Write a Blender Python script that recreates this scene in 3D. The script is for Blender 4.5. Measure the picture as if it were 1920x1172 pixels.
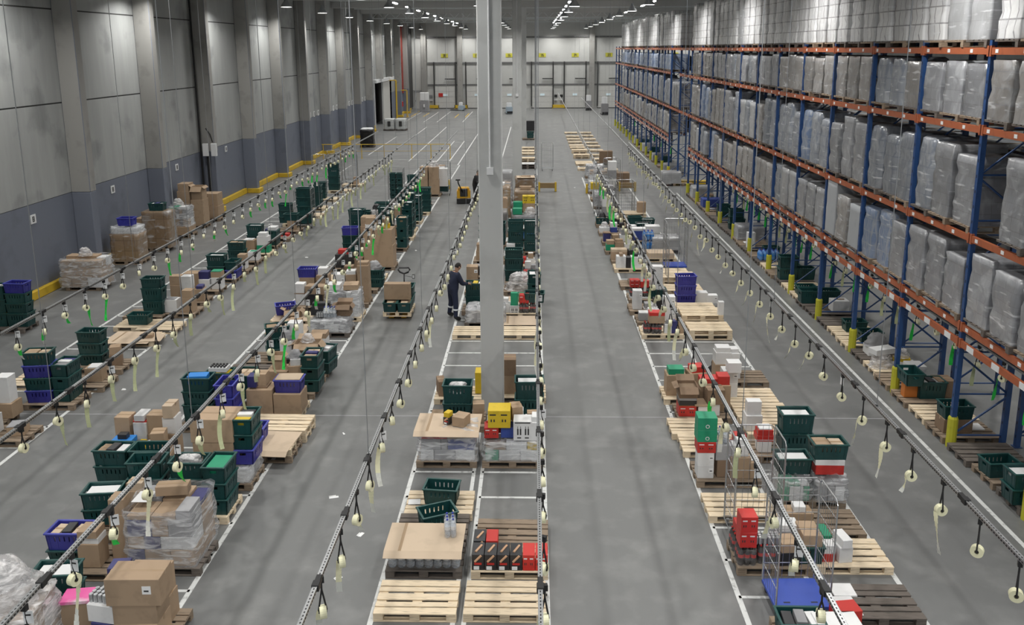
import bpy, bmesh, math, random, re
from mathutils import Vector, Matrix

SC = bpy.context.scene
COL = SC.collection
for _o in list(bpy.data.objects):
    bpy.data.objects.remove(_o, do_unlink=True)

# ------------------------------------------------------------------ camera
HC = 8.1                      # eye height of the gangway the photo was taken from
F, CX, CY, VX, VY = 1600.0, 960.0, 425.0, 1001.0, 90.0
_y = Vector((VX - CX, VY - CY, F)).normalized()
_u = Vector((0, -1, 0)); _u = (_u - _u.dot(_y) * _y).normalized()
_x = (-_u).cross(_y)
if _x.x < 0: _x = -_x
RW = Matrix((_x, _y, _u))     # world <- picture axes (right, down, forward)
cam_data = bpy.data.cameras.new('camera')
cam = bpy.data.objects.new('camera', cam_data); COL.objects.link(cam)
cr, cu, cb = RW @ Vector((1, 0, 0)), RW @ Vector((0, -1, 0)), RW @ Vector((0, 0, -1))
M = Matrix((cr, cu, cb)).transposed().to_4x4(); M.translation = (0, 0, HC)
cam.matrix_world = M
cam_data.sensor_width = 36; cam_data.lens = F * 36 / 1920
cam_data.shift_y = -(586 - CY) / 1920
cam_data.clip_end = 400
SC.camera = cam

# ------------------------------------------------------------------ world, exposure
w = bpy.data.worlds.new('hall_fill'); SC.world = w; w.use_nodes = True
w.node_tree.nodes['Background'].inputs[0].default_value = (0.92, 0.96, 1.0, 1)
w.node_tree.nodes['Background'].inputs[1].default_value = 0.55  # added fill light, coming in through the open end behind the camera
SC.view_settings.view_transform = 'Standard'; SC.view_settings.look = 'None'
SC.view_settings.exposure = 0.0; SC.view_settings.gamma = 1.0
SC.view_settings.use_curve_mapping = False
LAMP_W = 185.0                 # each high-bay lamp

R = random.Random(7)

# ------------------------------------------------------------------ materials
MATS = {}
def mat(name, col, rough=0.6, metal=0.0, noise=0.0, scale=6.0, col2=None, spec=0.5, bump=0.0, emit=0.0, coat=0.0, vary=0.0, stretch=(1, 1, 1)):
    if name in MATS: return MATS[name]
    m = bpy.data.materials.new(name); m.use_nodes = True; MATS[name] = m
    nt = m.node_tree; b = nt.nodes['Principled BSDF']
    c = tuple(col) + (1,)
    b.inputs['Base Color'].default_value = c
    b.inputs['Roughness'].default_value = rough; b.inputs['Metallic'].default_value = metal
    b.inputs['Specular IOR Level'].default_value = spec
    b.inputs['Coat Weight'].default_value = coat
    if emit:
        b.inputs['Emission Color'].default_value = c; b.inputs['Emission Strength'].default_value = emit
    L = nt.links.new
    if noise or bump or vary:
        tc = nt.nodes.new('ShaderNodeTexCoord'); mp = nt.nodes.new('ShaderNodeMapping')
        mp.inputs['Scale'].default_value = stretch
        L(tc.outputs['Object'], mp.inputs[0])
        n = nt.nodes.new('ShaderNodeTexNoise'); n.inputs['Scale'].default_value = scale; n.inputs['Detail'].default_value = 5
        L(mp.outputs[0], n.inputs['Vector'])
        mx = nt.nodes.new('ShaderNodeMix'); mx.data_type = 'RGBA'
        c2 = tuple(col2) + (1,) if col2 else tuple(x * (1 - noise) for x in col) + (1,)
        mx.inputs[6].default_value = c; mx.inputs[7].default_value = c2
        rp = nt.nodes.new('ShaderNodeMapRange'); rp.inputs[1].default_value = 0.55; rp.inputs[2].default_value = 0.65
        L(n.outputs[0], rp.inputs[0]); L(rp.outputs[0], mx.inputs[0])
        out = mx.outputs[2]
        if vary:
            oi = nt.nodes.new('ShaderNodeObjectInfo'); hv = nt.nodes.new('ShaderNodeHueSaturation')
            mr = nt.nodes.new('ShaderNodeMapRange'); mr.inputs[3].default_value = 1 - vary; mr.inputs[4].default_value = 1 + vary
            L(oi.outputs['Random'], mr.inputs[0]); L(mr.outputs[0], hv.inputs['Value']); L(out, hv.inputs['Color']); out = hv.outputs[0]
        L(out, b.inputs['Base Color'])
        if bump:
            bp = nt.nodes.new('ShaderNodeBump'); bp.inputs['Strength'].default_value = bump; bp.inputs['Distance'].default_value = 0.03
            L(n.outputs[0], bp.inputs['Height']); L(bp.outputs[0], b.inputs['Normal'])
    return m

def film_mat(name, tint=(0.80, 0.81, 0.83), dens=0.38, scale=3.5):
    if name in MATS: return MATS[name]
    m = bpy.data.materials.new(name); m.use_nodes = True; MATS[name] = m
    nt = m.node_tree; b = nt.nodes['Principled BSDF']; o = nt.nodes['Material Output']; L = nt.links.new
    b.inputs['Base Color'].default_value = tuple(tint) + (1,); b.inputs['Roughness'].default_value = 0.22
    b.inputs['Specular IOR Level'].default_value = 0.9
    tr = nt.nodes.new('ShaderNodeBsdfTransparent'); tr.inputs[0].default_value = (0.93, 0.94, 0.95, 1)
    mx = nt.nodes.new('ShaderNodeMixShader')
    tc = nt.nodes.new('ShaderNodeTexCoord'); mp = nt.nodes.new('ShaderNodeMapping'); mp.inputs['Scale'].default_value = (1, 1, 3.5)
    mp.inputs['Rotation'].default_value = (0.25, 0.1, 0)
    n = nt.nodes.new('ShaderNodeTexNoise'); n.inputs['Scale'].default_value = scale; n.inputs['Detail'].default_value = 3; n.inputs['Distortion'].default_value = 0.8
    rp = nt.nodes.new('ShaderNodeMapRange'); rp.inputs[1].default_value = 0.42; rp.inputs[2].default_value = 0.72
    rp.inputs[3].default_value = dens * 0.45; rp.inputs[4].default_value = min(1, dens * 1.9)
    L(tc.outputs['Object'], mp.inputs[0]); L(mp.outputs[0], n.inputs['Vector']); L(n.outputs[0], rp.inputs[0]); L(rp.outputs[0], mx.inputs[0])
    bp = nt.nodes.new('ShaderNodeBump'); bp.inputs['Strength'].default_value = 0.5; bp.inputs['Distance'].default_value = 0.05
    L(n.outputs[0], bp.inputs['Height']); L(bp.outputs[0], b.inputs['Normal'])
    L(tr.outputs[0], mx.inputs[1]); L(b.outputs[0], mx.inputs[2]); L(mx.outputs[0], o.inputs[0])
    return m

def load_mat(name, c1, c2, rough=0.3, rows=1.0, colw=0.4, rowh=0.3, mortar=0.012, line=(0.2, 0.2, 0.21)):
    """goods seen through stretch film: rows of cartons or bottles as a printed pattern"""
    if name in MATS: return MATS[name]
    m = bpy.data.materials.new(name); m.use_nodes = True; MATS[name] = m
    nt = m.node_tree; b = nt.nodes['Principled BSDF']; L = nt.links.new
    tc = nt.nodes.new('ShaderNodeTexCoord'); sp = nt.nodes.new('ShaderNodeSeparateXYZ'); L(tc.outputs['Object'], sp.inputs[0])
    ad = nt.nodes.new('ShaderNodeMath'); ad.operation = 'ADD'; L(sp.outputs[0], ad.inputs[0]); L(sp.outputs[1], ad.inputs[1])
    cb_ = nt.nodes.new('ShaderNodeCombineXYZ'); L(ad.outputs[0], cb_.inputs[0]); L(sp.outputs[2], cb_.inputs[1])
    br = nt.nodes.new('ShaderNodeTexBrick'); br.offset = 0.0
    br.inputs['Color1'].default_value = tuple(c1) + (1,); br.inputs['Color2'].default_value = tuple(c2) + (1,); br.inputs['Mortar'].default_value = tuple(line) + (1,)
    br.inputs['Scale'].default_value = 1; br.inputs['Mortar Size'].default_value = mortar; br.inputs['Brick Width'].default_value = colw; br.inputs['Row Height'].default_value = rowh
    br.inputs['Mortar Smooth'].default_value = 0.6
    L(cb_.outputs[0], br.inputs['Vector'])
    n = nt.nodes.new('ShaderNodeTexNoise'); n.inputs['Scale'].default_value = 3.2; n.inputs['Detail'].default_value = 3; n.inputs['Distortion'].default_value = 0.8
    oi = nt.nodes.new('ShaderNodeObjectInfo'); va = nt.nodes.new('ShaderNodeVectorMath'); va.operation = 'ADD'
    ml = nt.nodes.new('ShaderNodeMath'); ml.operation = 'MULTIPLY'; ml.inputs[1].default_value = 40; L(oi.outputs['Random'], ml.inputs[0])
    L(tc.outputs['Object'], va.inputs[0]); L(ml.outputs[0], va.inputs[1]); L(va.outputs[0], n.inputs['Vector'])
    rp = nt.nodes.new('ShaderNodeMapRange'); rp.inputs[1].default_value = 0.5; rp.inputs[2].default_value = 0.75; rp.inputs[4].default_value = 0.55
    L(n.outputs[0], rp.inputs[0])
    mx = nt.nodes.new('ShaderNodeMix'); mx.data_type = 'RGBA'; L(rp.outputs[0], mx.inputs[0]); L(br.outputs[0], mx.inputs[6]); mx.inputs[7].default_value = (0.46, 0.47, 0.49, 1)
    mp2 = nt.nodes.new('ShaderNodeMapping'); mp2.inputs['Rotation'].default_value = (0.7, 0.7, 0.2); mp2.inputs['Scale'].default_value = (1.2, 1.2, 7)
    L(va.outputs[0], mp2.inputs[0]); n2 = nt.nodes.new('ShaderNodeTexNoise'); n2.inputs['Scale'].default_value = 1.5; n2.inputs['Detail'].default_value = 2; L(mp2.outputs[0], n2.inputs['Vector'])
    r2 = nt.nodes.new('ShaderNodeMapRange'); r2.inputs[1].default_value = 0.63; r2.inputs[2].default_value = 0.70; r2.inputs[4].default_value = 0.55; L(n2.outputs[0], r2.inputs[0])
    m2 = nt.nodes.new('ShaderNodeMix'); m2.data_type = 'RGBA'; L(r2.outputs[0], m2.inputs[0]); L(mx.outputs[2], m2.inputs[6]); m2.inputs[7].default_value = (0.72, 0.73, 0.75, 1); mx = m2  # pale diagonal streaks: highlights on the film creases mixed into the colour
    hv = nt.nodes.new('ShaderNodeHueSaturation'); mr = nt.nodes.new('ShaderNodeMapRange'); mr.inputs[3].default_value = 0.78; mr.inputs[4].default_value = 1.15
    L(oi.outputs['Random'], mr.inputs[0]); L(mr.outputs[0], hv.inputs['Value']); L(mx.outputs[2], hv.inputs['Color']); L(hv.outputs[0], b.inputs['Base Color'])
    b.inputs['Roughness'].default_value = rough; b.inputs['Specular IOR Level'].default_value = 0.8
    b.inputs['Coat Weight'].default_value = 0.35; b.inputs['Coat Roughness'].default_value = 0.18
    bp = nt.nodes.new('ShaderNodeBump'); bp.inputs['Strength'].default_value = 0.35; bp.inputs['Distance'].default_value = 0.04
    L(n.outputs[0], bp.inputs['Height']); L(bp.outputs[0], b.inputs['Normal'])
    return m

CARD = mat('cardboard_brown', (0.37, 0.265, 0.175), 0.8, noise=0.12, scale=5, vary=0.14)
CARDD = mat('cardboard_dark', (0.23, 0.155, 0.10), 0.8, noise=0.12, scale=5, vary=0.12)
CARDL = mat('cardboard_light', (0.52, 0.41, 0.30), 0.8, noise=0.08, scale=3, vary=0.05)
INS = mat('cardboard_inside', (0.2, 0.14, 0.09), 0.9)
WHITE = mat('white_card', (0.68, 0.68, 0.68), 0.6, noise=0.06, vary=0.08)
RED = mat('red_card', (0.50, 0.028, 0.022), 0.45, noise=0.15, vary=0.1)
GREENC = mat('green_card', (0.012, 0.27, 0.14), 0.45, noise=0.1)
YEL = mat('yellow_card', (0.62, 0.44, 0.02), 0.5, noise=0.1)
BLUEC = mat('blue_card', (0.03, 0.06, 0.27), 0.5, noise=0.1)
BLUEB = mat('bright_blue_card', (0.03, 0.22, 0.62), 0.5)
NAVY = mat('navy_card', (0.035, 0.035, 0.14), 0.4, noise=0.1)
BLACK = mat('black_card', (0.025, 0.025, 0.028), 0.4, noise=0.3)
GREY = mat('grey_card', (0.28, 0.28, 0.29), 0.6, noise=0.15, vary=0.2)
PINK = mat('pink_foil', (0.75, 0.12, 0.36), 0.35, col2=(0.72, 0.55, 0.62), noise=0.3, scale=2.0)
ORANGEC = mat('orange_card', (0.55, 0.17, 0.03), 0.5)
GCR = mat('green_crate_plastic', (0.008, 0.052, 0.052), 0.38, noise=0.15, vary=0.18)
GRIM = mat('green_crate_rim', (0.012, 0.065, 0.06), 0.4)
BCR = mat('blue_crate_plastic', (0.035, 0.035, 0.26), 0.38, noise=0.12, vary=0.15)
BRIM = mat('blue_crate_rim', (0.06, 0.07, 0.38), 0.4)
WOOD = mat('new_pallet_wood', (0.68, 0.56, 0.40), 0.75, noise=0.3, scale=7, vary=0.10, stretch=(0.7, 7, 7))
WOODO = mat('old_pallet_wood', (0.25, 0.19, 0.135), 0.8, noise=0.35, scale=7, vary=0.16, stretch=(0.7, 7, 7))
WOODD = mat('dark_pallet_wood', (0.13, 0.11, 0.095), 0.85, noise=0.35, scale=7, vary=0.12, stretch=(0.7, 7, 7))
TAPE = mat('brown_packing_tape', (0.34, 0.235, 0.14), 0.3)
PAPER = mat('white_paper', (0.78, 0.78, 0.78), 0.7)
INKM = mat('black_print', (0.03, 0.03, 0.03), 0.6)
FILM = film_mat('stretch_film')
FILMW = film_mat('cloudy_film', (0.82, 0.80, 0.80), 0.62, 5)
FILMB = film_mat('thin_clear_film', (0.8, 0.8, 0.8), 0.10, 3)
CLEAR = film_mat('clear_bottle_plastic', (0.75, 0.80, 0.86), 0.42, 4)
COLA = mat('dark_bottle', (0.03, 0.022, 0.02), 0.15, spec=0.8)
BLUEJ = mat('blue_water_bottle', (0.10, 0.25, 0.55), 0.15, noise=0.3, scale=10, spec=0.8)
STEEL = mat('galvanised_steel', (0.52, 0.53, 0.54), 0.35, 0.9, noise=0.2, scale=30)
DSTEEL = mat('dull_wire_steel', (0.34, 0.35, 0.36), 0.4, 0.8)
BLK = mat('black_plastic', (0.012, 0.012, 0.013), 0.5)
CREAM = mat('cream_tape', (0.78, 0.76, 0.52), 0.4, noise=0.05)
GRN = mat('green_tape', (0.03, 0.72, 0.09), 0.45, noise=0.35, scale=14)
WTAPE = mat('white_tape', (0.66, 0.67, 0.62), 0.45, noise=0.1, scale=14)
YTAIL = mat('pale_yellow_tape', (0.58, 0.62, 0.36), 0.45, noise=0.1, scale=14)
RBLUE = mat('rack_blue_paint', (0.022, 0.065, 0.19), 0.4, noise=0.15, scale=3)
RORG = mat('rack_orange_paint', (0.36, 0.10, 0.042), 0.45, noise=0.2, scale=4)
GYEL = mat('guard_yellow_paint', (0.46, 0.44, 0.03), 0.5, noise=0.2, scale=5)
KYEL = mat('kerb_yellow_paint', (0.60, 0.40, 0.03), 0.5, noise=0.2, scale=2)
TRUCKY = mat('truck_yellow_paint', (0.60, 0.33, 0.02), 0.4)
BOARD = mat('sign_white', (0.72, 0.73, 0.74), 0.5)

# ------------------------------------------------------------------ mesh building
class MB:
    def __init__(s): s.v = []; s.f = []; s.m = []; s.mats = []
    def mi(s, m):
        if m not in s.mats: s.mats.append(m)
        return s.mats.index(m)
    def add(s, vs, fs, m):
        o = len(s.v); s.v += [tuple(p) for p in vs]; k = s.mi(m)
        for f in fs: s.f.append(tuple(i + o for i in f)); s.m.append(k)
    def box(s, c, d, m, rz=0, X=None):
        hx, hy, hz = d[0] / 2, d[1] / 2, d[2] / 2
        vs = [Vector((x * hx, y * hy, z * hz)) for x in (-1, 1) for y in (-1, 1) for z in (-1, 1)]
        if X is not None: vs = [X @ p for p in vs]
        elif rz: q = Matrix.Rotation(rz, 3, 'Z'); vs = [q @ p for p in vs]
        vs = [p + Vector(c) for p in vs]
        s.add(vs, [(0, 1, 3, 2), (4, 6, 7, 5), (0, 4, 5, 1), (2, 3, 7, 6), (0, 2, 6, 4), (1, 5, 7, 3)], m)
    def b2(s, x0, x1, y0, y1, z0, z1, m): s.box(((x0 + x1) / 2, (y0 + y1) / 2, (z0 + z1) / 2), (x1 - x0, y1 - y0, z1 - z0), m)
    def tube(s, pts, r, m, n=6, closed=False, cap=True):
        pts = [Vector(p) for p in pts]; rs = r if isinstance(r, (list, tuple)) else [r] * len(pts)
        N = len(pts); vs = []
        for i, p in enumerate(pts):
            a = pts[(i - 1) % N] if (i > 0 or closed) else p; b = pts[(i + 1) % N] if (i < N - 1 or closed) else p
            t = (b - a).normalized()
            up = Vector((0, 0, 1)) if abs(t.z) < 0.95 else Vector((1, 0, 0))
            u = t.cross(up).normalized(); w_ = u.cross(t)
            for k in range(n):
                an = 2 * math.pi * (k + 0.5) / n
                vs.append(p + (u * math.cos(an) + w_ * math.sin(an)) * rs[i])
        fs = []
        for i in range(N if closed else N - 1):
            j = (i + 1) % N
            for k in range(n):
                l = (k + 1) % n; fs.append((i * n + k, i * n + l, j * n + l, j * n + k))
        if cap and not closed: fs += [tuple(range(n - 1, -1, -1)), tuple((N - 1) * n + k for k in range(n))]
        s.add(vs, fs, m)
    def lathe(s, prof, m, n=12, c=(0, 0, 0), axis='Z'):
        vs = []; fs = []
        for r, z in prof:
            for k in range(n):
                a = 2 * math.pi * k / n; p = Vector((r * math.cos(a), r * math.sin(a), z))
                if axis == 'X': p = Vector((p.z, p.y, p.x))
                elif axis == 'Y': p = Vector((p.x, p.z, p.y))
                vs.append(p + Vector(c))
        for i in range(len(prof) - 1):
            for k in range(n):
                l = (k + 1) % n; fs.append((i * n + k, i * n + l, (i + 1) * n + l, (i + 1) * n + k))
        fs += [tuple(range(n - 1, -1, -1)), tuple((len(prof) - 1) * n + k for k in range(n))]
        s.add(vs, fs, m)
    def mesh(s, name, bevel=0, smooth=False, seg=1):
        me = bpy.data.meshes.new(name); me.from_pydata(s.v, [], s.f)
        for m in s.mats: me.materials.append(m)
        me.polygons.foreach_set('material_index', s.m)
        bm = bmesh.new(); bm.from_mesh(me)
        bmesh.ops.recalc_face_normals(bm, faces=bm.faces)
        if bevel: bmesh.ops.bevel(bm, geom=list(bm.edges), offset=bevel, segments=seg, affect='EDGES', clamp_overlap=True)
        if smooth:
            for f in bm.faces: f.smooth = True
        bm.to_mesh(me); bm.free(); me.update(); return me

def new(name, me, parent=None, loc=(0, 0, 0), rz=0):
    o = bpy.data.objects.new(name, me); COL.objects.link(o)
    o.location = loc; o.rotation_euler = (0, 0, rz)
    if parent: o.parent = parent
    return o
USED = {}
def tag(o, label, cat, group=None):
    words = label.split()
    if len(words) > 16: print('LONG', len(words), label)
    if label in USED and not (group and USED[label].get('group') == group): print('DUP', label)
    USED[label] = o
    o['label'] = label; o['category'] = cat
    if group: o['group'] = group
    return o
def struct(o): o['kind'] = 'structure'; return o
ORD = ['zeroth', 'first', 'second', 'third', 'fourth', 'fifth', 'sixth', 'seventh', 'eighth', 'ninth', 'tenth', 'eleventh', 'twelfth', 'thirteenth', 'fourteenth', 'fifteenth', 'sixteenth', 'seventeenth', 'eighteenth', 'nineteenth']
def ordn(n):
    if n < 20: return ORD[n]
    t, u = divmod(n, 10); T = ['', '', 'twenti', 'thirti', 'forti', 'fifti', 'sixti', 'seventi'][t]
    return T + 'eth' if u == 0 else T[:-1] + 'y-' + ORD[u]
CACHE = {}
def cached(key, fn):
    if key not in CACHE: CACHE[key] = fn()
    return CACHE[key]
def G(px, py, z=0):
    """where the sight line of a spot measured in the photo meets the level z: used to read off real floor positions"""
    r = RW @ Vector((px - CX, py - CY, F)); t = (z - HC) / r.z
    return r.x * t, r.y * t
# ================================================================== the hall
XW, YB, ZC, XR = -16.65, 118.0, 12.0, 27.0
def floor_mat():
    m = mat('floor_concrete', (0.150, 0.153, 0.152), 0.42, noise=0.2, scale=0.35)
    nt = m.node_tree; b = nt.nodes['Principled BSDF']; L = nt.links.new
    src = b.inputs['Base Color'].links[0].from_socket
    tc = nt.nodes.new('ShaderNodeTexCoord')
    def layer(src, scale, lo, hi, col, amt, stretch=(1, 1, 1), detail=4):
        mp = nt.nodes.new('ShaderNodeMapping'); mp.inputs['Scale'].default_value = stretch
        L(tc.outputs['Object'], mp.inputs[0])
        n = nt.nodes.new('ShaderNodeTexNoise'); n.inputs['Scale'].default_value = scale; n.inputs['Detail'].default_value = detail
        L(mp.outputs[0], n.inputs['Vector'])
        rp = nt.nodes.new('ShaderNodeMapRange'); rp.inputs[1].default_value = lo; rp.inputs[2].default_value = hi; rp.inputs[4].default_value = amt
        L(n.outputs[0], rp.inputs[0])
        mx = nt.nodes.new('ShaderNodeMix'); mx.data_type = 'RGBA'; L(rp.outputs[0], mx.inputs[0]); L(src, mx.inputs[6]); mx.inputs[7].default_value = col + (1,)
        return mx.outputs[2]
    src = layer(src, 1.0, 0.55, 0.72, (0.12, 0.12, 0.122), 0.45, (2.6, 0.035, 1))       # tyre tracks along the aisles
    src = layer(src, 1.6, 0.50, 0.8, (0.34, 0.34, 0.33), 0.35)
    src = layer(src, 14, 0.5, 0.8, (0.16, 0.16, 0.16), 0.25)
    L(src, b.inputs['Base Color'])
    return m
FLOOR = floor_mat()
PAINT = mat('floor_line_white', (0.62, 0.63, 0.62), 0.55, noise=0.35, scale=8)
def wall_mat(name, c, c2):
    m = mat(name, c, 0.75, noise=0.2, scale=0.5, col2=c2)
    nt = m.node_tree; b = nt.nodes['Principled BSDF']; L = nt.links.new
    tc = nt.nodes.new('ShaderNodeTexCoord'); mp = nt.nodes.new('ShaderNodeMapping'); mp.inputs['Scale'].default_value = (1, 1.1, 0.14)
    L(tc.outputs['Object'], mp.inputs[0])
    n = nt.nodes.new('ShaderNodeTexNoise'); n.inputs['Scale'].default_value = 1.4; n.inputs['Detail'].default_value = 8; n.inputs['Roughness'].default_value = 0.65
    L(mp.outputs[0], n.inputs['Vector'])
    rp = nt.nodes.new('ShaderNodeMapRange'); rp.inputs[1].default_value = 0.45; rp.inputs[2].default_value = 0.75; rp.inputs[4].default_value = 0.5
    L(n.outputs[0], rp.inputs[0])
    mx = nt.nodes.new('ShaderNodeMix'); mx.data_type = 'RGBA'; L(rp.outputs[0], mx.inputs[0])
    L(b.inputs['Base Color'].links[0].from_socket, mx.inputs[6]); mx.inputs[7].default_value = tuple(x * 1.35 for x in c) + (1,)
    L(mx.outputs[2], b.inputs['Base Color'])
    return m
WCON = wall_mat('panel_concrete', (0.32, 0.33, 0.325), (0.22, 0.228, 0.228))
PCON = mat('pilaster_concrete', (0.30, 0.295, 0.28), 0.8, noise=0.15, scale=1.5)
PCONL = mat('column_concrete', (0.50, 0.51, 0.505), 0.7, noise=0.10, scale=1.2)
WBLU = mat('wall_blue_grey_paint', (0.155, 0.172, 0.215), 0.6, noise=0.12, scale=1.0)
DARKJ = mat('joint_and_shade_dark', (0.04, 0.04, 0.04), 0.9)
BACKW = mat('back_wall_panel', (0.50, 0.505, 0.49), 0.6, noise=0.06, scale=0.6)
DOORW = mat('dock_door_panel', (0.56, 0.56, 0.54), 0.5, noise=0.05)
CEIL = mat('ceiling_deck', (0.66, 0.68, 0.68), 0.7, noise=0.15, scale=0.6)
GIRD = mat('girder_concrete', (0.42, 0.42, 0.41), 0.7)
PIPE = mat('white_pipe', (0.55, 0.58, 0.58), 0.4)

b = MB(); b.b2(-20, XR, -6, YB + .2, -0.3, 0, FLOOR)
struct(new('floor', b.mesh('floor')))
# left wall: three courses of precast panels, painted foot
b = MB()
DY0, DY1, DZ = 89.5, 100.5, 4.6      # sliding door opening
for y0, y1 in ((-6, DY0), (DY1, YB)):
    b.b2(XW - .3, XW, y0, y1, 0, 3.1, WBLU)
for y0, y1, z0 in ((-6, DY0, 3.12), (DY1, YB, 3.12)):
    b.b2(XW - .3, XW, y0, y1, z0, 6.28, WCON)
b.b2(XW - .3, XW, DY0, DY1, DZ, 6.28, WCON)
b.b2(XW - .3, XW, -6, YB, 6.33, 9.48, WCON); b.b2(XW - .3, XW, -6, YB, 9.53, ZC, WCON)
b.b2(XW - .32, XW - .015, -6, DY0, 0, ZC, DARKJ); b.b2(XW - .32, XW - .015, DY1, YB, 0, ZC, DARKJ)
b.b2(XW - 1.0, XW - .9, DY0 - .4, DY1 + .4, 0, 6, DARKJ); b.b2(XW - .9, XW - .31, DY1 + .05, DY1 + .2, 0, 6, DARKJ)  # dark sheets behind the sliding door opening, its shade put into their colour
struct(new('wall_left', b.mesh('wall_left')))
PY = [5.45 + 6.12 * k for k in range(18)]
for i, y in enumerate(PY):
    if DY0 < y + .3 < DY1: z0 = DZ + .4
    else: z0 = 0
    b = MB()
    if z0 < 3: b.b2(XW, XW + .7, y - .0, y + .42, 0, 3.1, WBLU)
    b.b2(XW, XW + .7, y, y + .42, max(z0, 3.1), ZC, PCON)
    struct(new('trim_1', b.mesh('pilaster', 0.02)))
b = MB(); b.b2(-20, XR, YB, YB + .3, 0, ZC, BACKW)
struct(new('wall_back', b.mesh('wall_back')))
b = MB(); b.b2(XR, XR + .3, -6, YB, 0, ZC, WCON)
struct(new('wall_right', b.mesh('wall_right')))
# ceiling: ribbed steel deck
b = MB(); b.b2(-20, XR, -6, YB, ZC, ZC + .2, CEIL)
struct(new('ceiling', b.mesh('ceiling')))
b = MB(); y = 40.0
while y < YB: b.b2(-16.6, XR, y, y + .35, ZC - .1, ZC - .001, CEIL); y += 1.5
struct(new('trim_7', b.mesh('deck ribs')))
for y in (24, 36, 48.25, 60, 72, 84, 96, 108):
    b = MB(); b.b2(XW, XR, y - .2, y + .2, ZC - .62, ZC - .1, GIRD)
    struct(new('ceiling_beam', b.mesh('girder', 0.03)))
# lattice girders and pipe runs under the deck
def truss(y, z0, z1, x0, x1, m):
    b = MB(); b.b2(x0, x1, y - .06, y + .06, z0, z0 + .09, m); b.b2(x0, x1, y - .06, y + .06, z1, z1 + .09, m)
    n = int((x1 - x0) / 1.2)
    for i in range(n):
        xa = x0 + (x1 - x0) * i / n; xb = x0 + (x1 - x0) * (i + 1) / n
        b.tube([(xa, y, z0 + .05), ((xa + xb) / 2, y, z1), (xb, y, z0 + .05)], 0.03, m, 5)
    return b.mesh('truss')
for y in (90, 104): struct(new('ceiling_beam', truss(y, 11.1, 11.75, XW, XR, PIPE)))
for i, (y, z, x0, x1) in enumerate(((78, 11.6, -16, 26), (81, 11.75, -4, 26), (98.4, 11.3, -12, 24), (110.6, 11.55, -10, 20))):
    b = MB(); b.tube([(x0, y, z), (x1, y, z)], 0.07, PIPE, 8)
    for k in range(int((x1 - x0) / 3)): b.tube([(x0 + 3 * k + .5, y, z), (x0 + 3 * k + .5, y, ZC)], 0.015, PIPE, 4)
    tag(new('ceiling_pipe', b.mesh('pipe')), ['pale pipe under the ceiling before the far lattice girder', 'short pale pipe hung closest to the deck', 'pale pipe between the two lattice girders', 'pale pipe by the back wall above the dock doors'][i], 'pipe')
# yellow kerb along the foot of the left wall, stepping round each pilaster
b = MB()
for i, y in enumerate(PY):
    if y > DY0 - 2 and y < DY1: continue
    y2 = min(y + 6.12, DY0 - .5 if y < DY0 else YB)
    b.b2(XW, XW + .16, y + .56, y2 - .16, 0, .3, KYEL)
    b.b2(XW + .16, XW + .86, y - .16, y, 0, .26, KYEL); b.b2(XW + .7, XW + .86, y, y + .56, 0, .26, KYEL); b.b2(XW + .14, XW + .72, y + .42, y + .56, 0, .26, KYEL)
struct(new('baseboard_left', b.mesh('kerb', 0.02)))

# white floor lines: slot grids of the four pallet rows
LANES = {'A': -1.72, 'B': -0.42, 'C': 3.66, 'D': 5.0, 'E': -7.22, 'F': -5.88, 'G': -12.25, 'H': -11.2}
b = MB()
def ln(x0, x1, y0, y1): b.b2(x0, x1, y0, y1, -.01, .004, PAINT)
for x0, x1, Y0, Y1, xm, xs in ((-2.36, .2, 8, 47, -1.09, .16), (3.08, 5.62, 8, 54, 4.34, .2), (-7.9, -5.26, 8, 60, -6.52, .2)):
    for x in (x0, x1): ln(x - .04, x + .04, Y0, Y1)
    for x in (xm - xs / 2, xm + xs / 2): ln(x - .035, x + .035, Y0, Y1)
    y = 10.55 - .95 * 2
    while y < Y1: ln(x0, xm - xs / 2, y - .03, y + .03); ln(xm + xs / 2, x1, y - .03, y + .03); y += .95
for x in (-12.98, -10.68): ln(x - .04, x + .04, 12, 60)
y = 21.15 - .99 * 8
while y < 50: ln(-12.98, -10.68, y - .03, y + .03); y += .99
for x, Y0, Y1 in ((-5.4, 60, 92), (-2.4, 60, 90), (-6.2, 62, 76), (-7.1, 48, 76), (-9.2, 62, 90), (-11.3, 50, 90), (.2, 55, 60), (3.1, 57, 62), (8.1, 12, 48), (8.3, 62, 75), (-12.9, 66, 80)): ln(x - .04, x + .04, Y0, Y1)
for x in (-14.6, -12.4, -10.9, -8.0): ln(x - .04, x + .04, 96, 112)
for y in (63, 66.5, 75): ln(-12, -6, y, y + .05)
for x in (11.9, 13.4, 15.5): ln(x - .04, x + .04, 8, 47)
y = 12
while y < 47: ln(13.4, 15.5, y - .03, y + .03); y += .95
struct(new('floor_marking', b.mesh('lines')))
b = MB()
for x, y in ((-15, 104), (-13.5, 104), (-9.5, 102), (-8.3, 103), (-15.2, 112)): b.b2(x, x + .12, y, y + 6, -.01, .005, KYEL)
struct(new('floor_marking', b.mesh('yellow lines')))
b = MB(); b.b2(-16, 8, 17.86, 17.9, -.01, .002, GREY); b.b2(-16, 8, 42.1, 42.15, -.01, .002, GREY)
struct(new('floor_joint', b.mesh('joint')))

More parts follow.
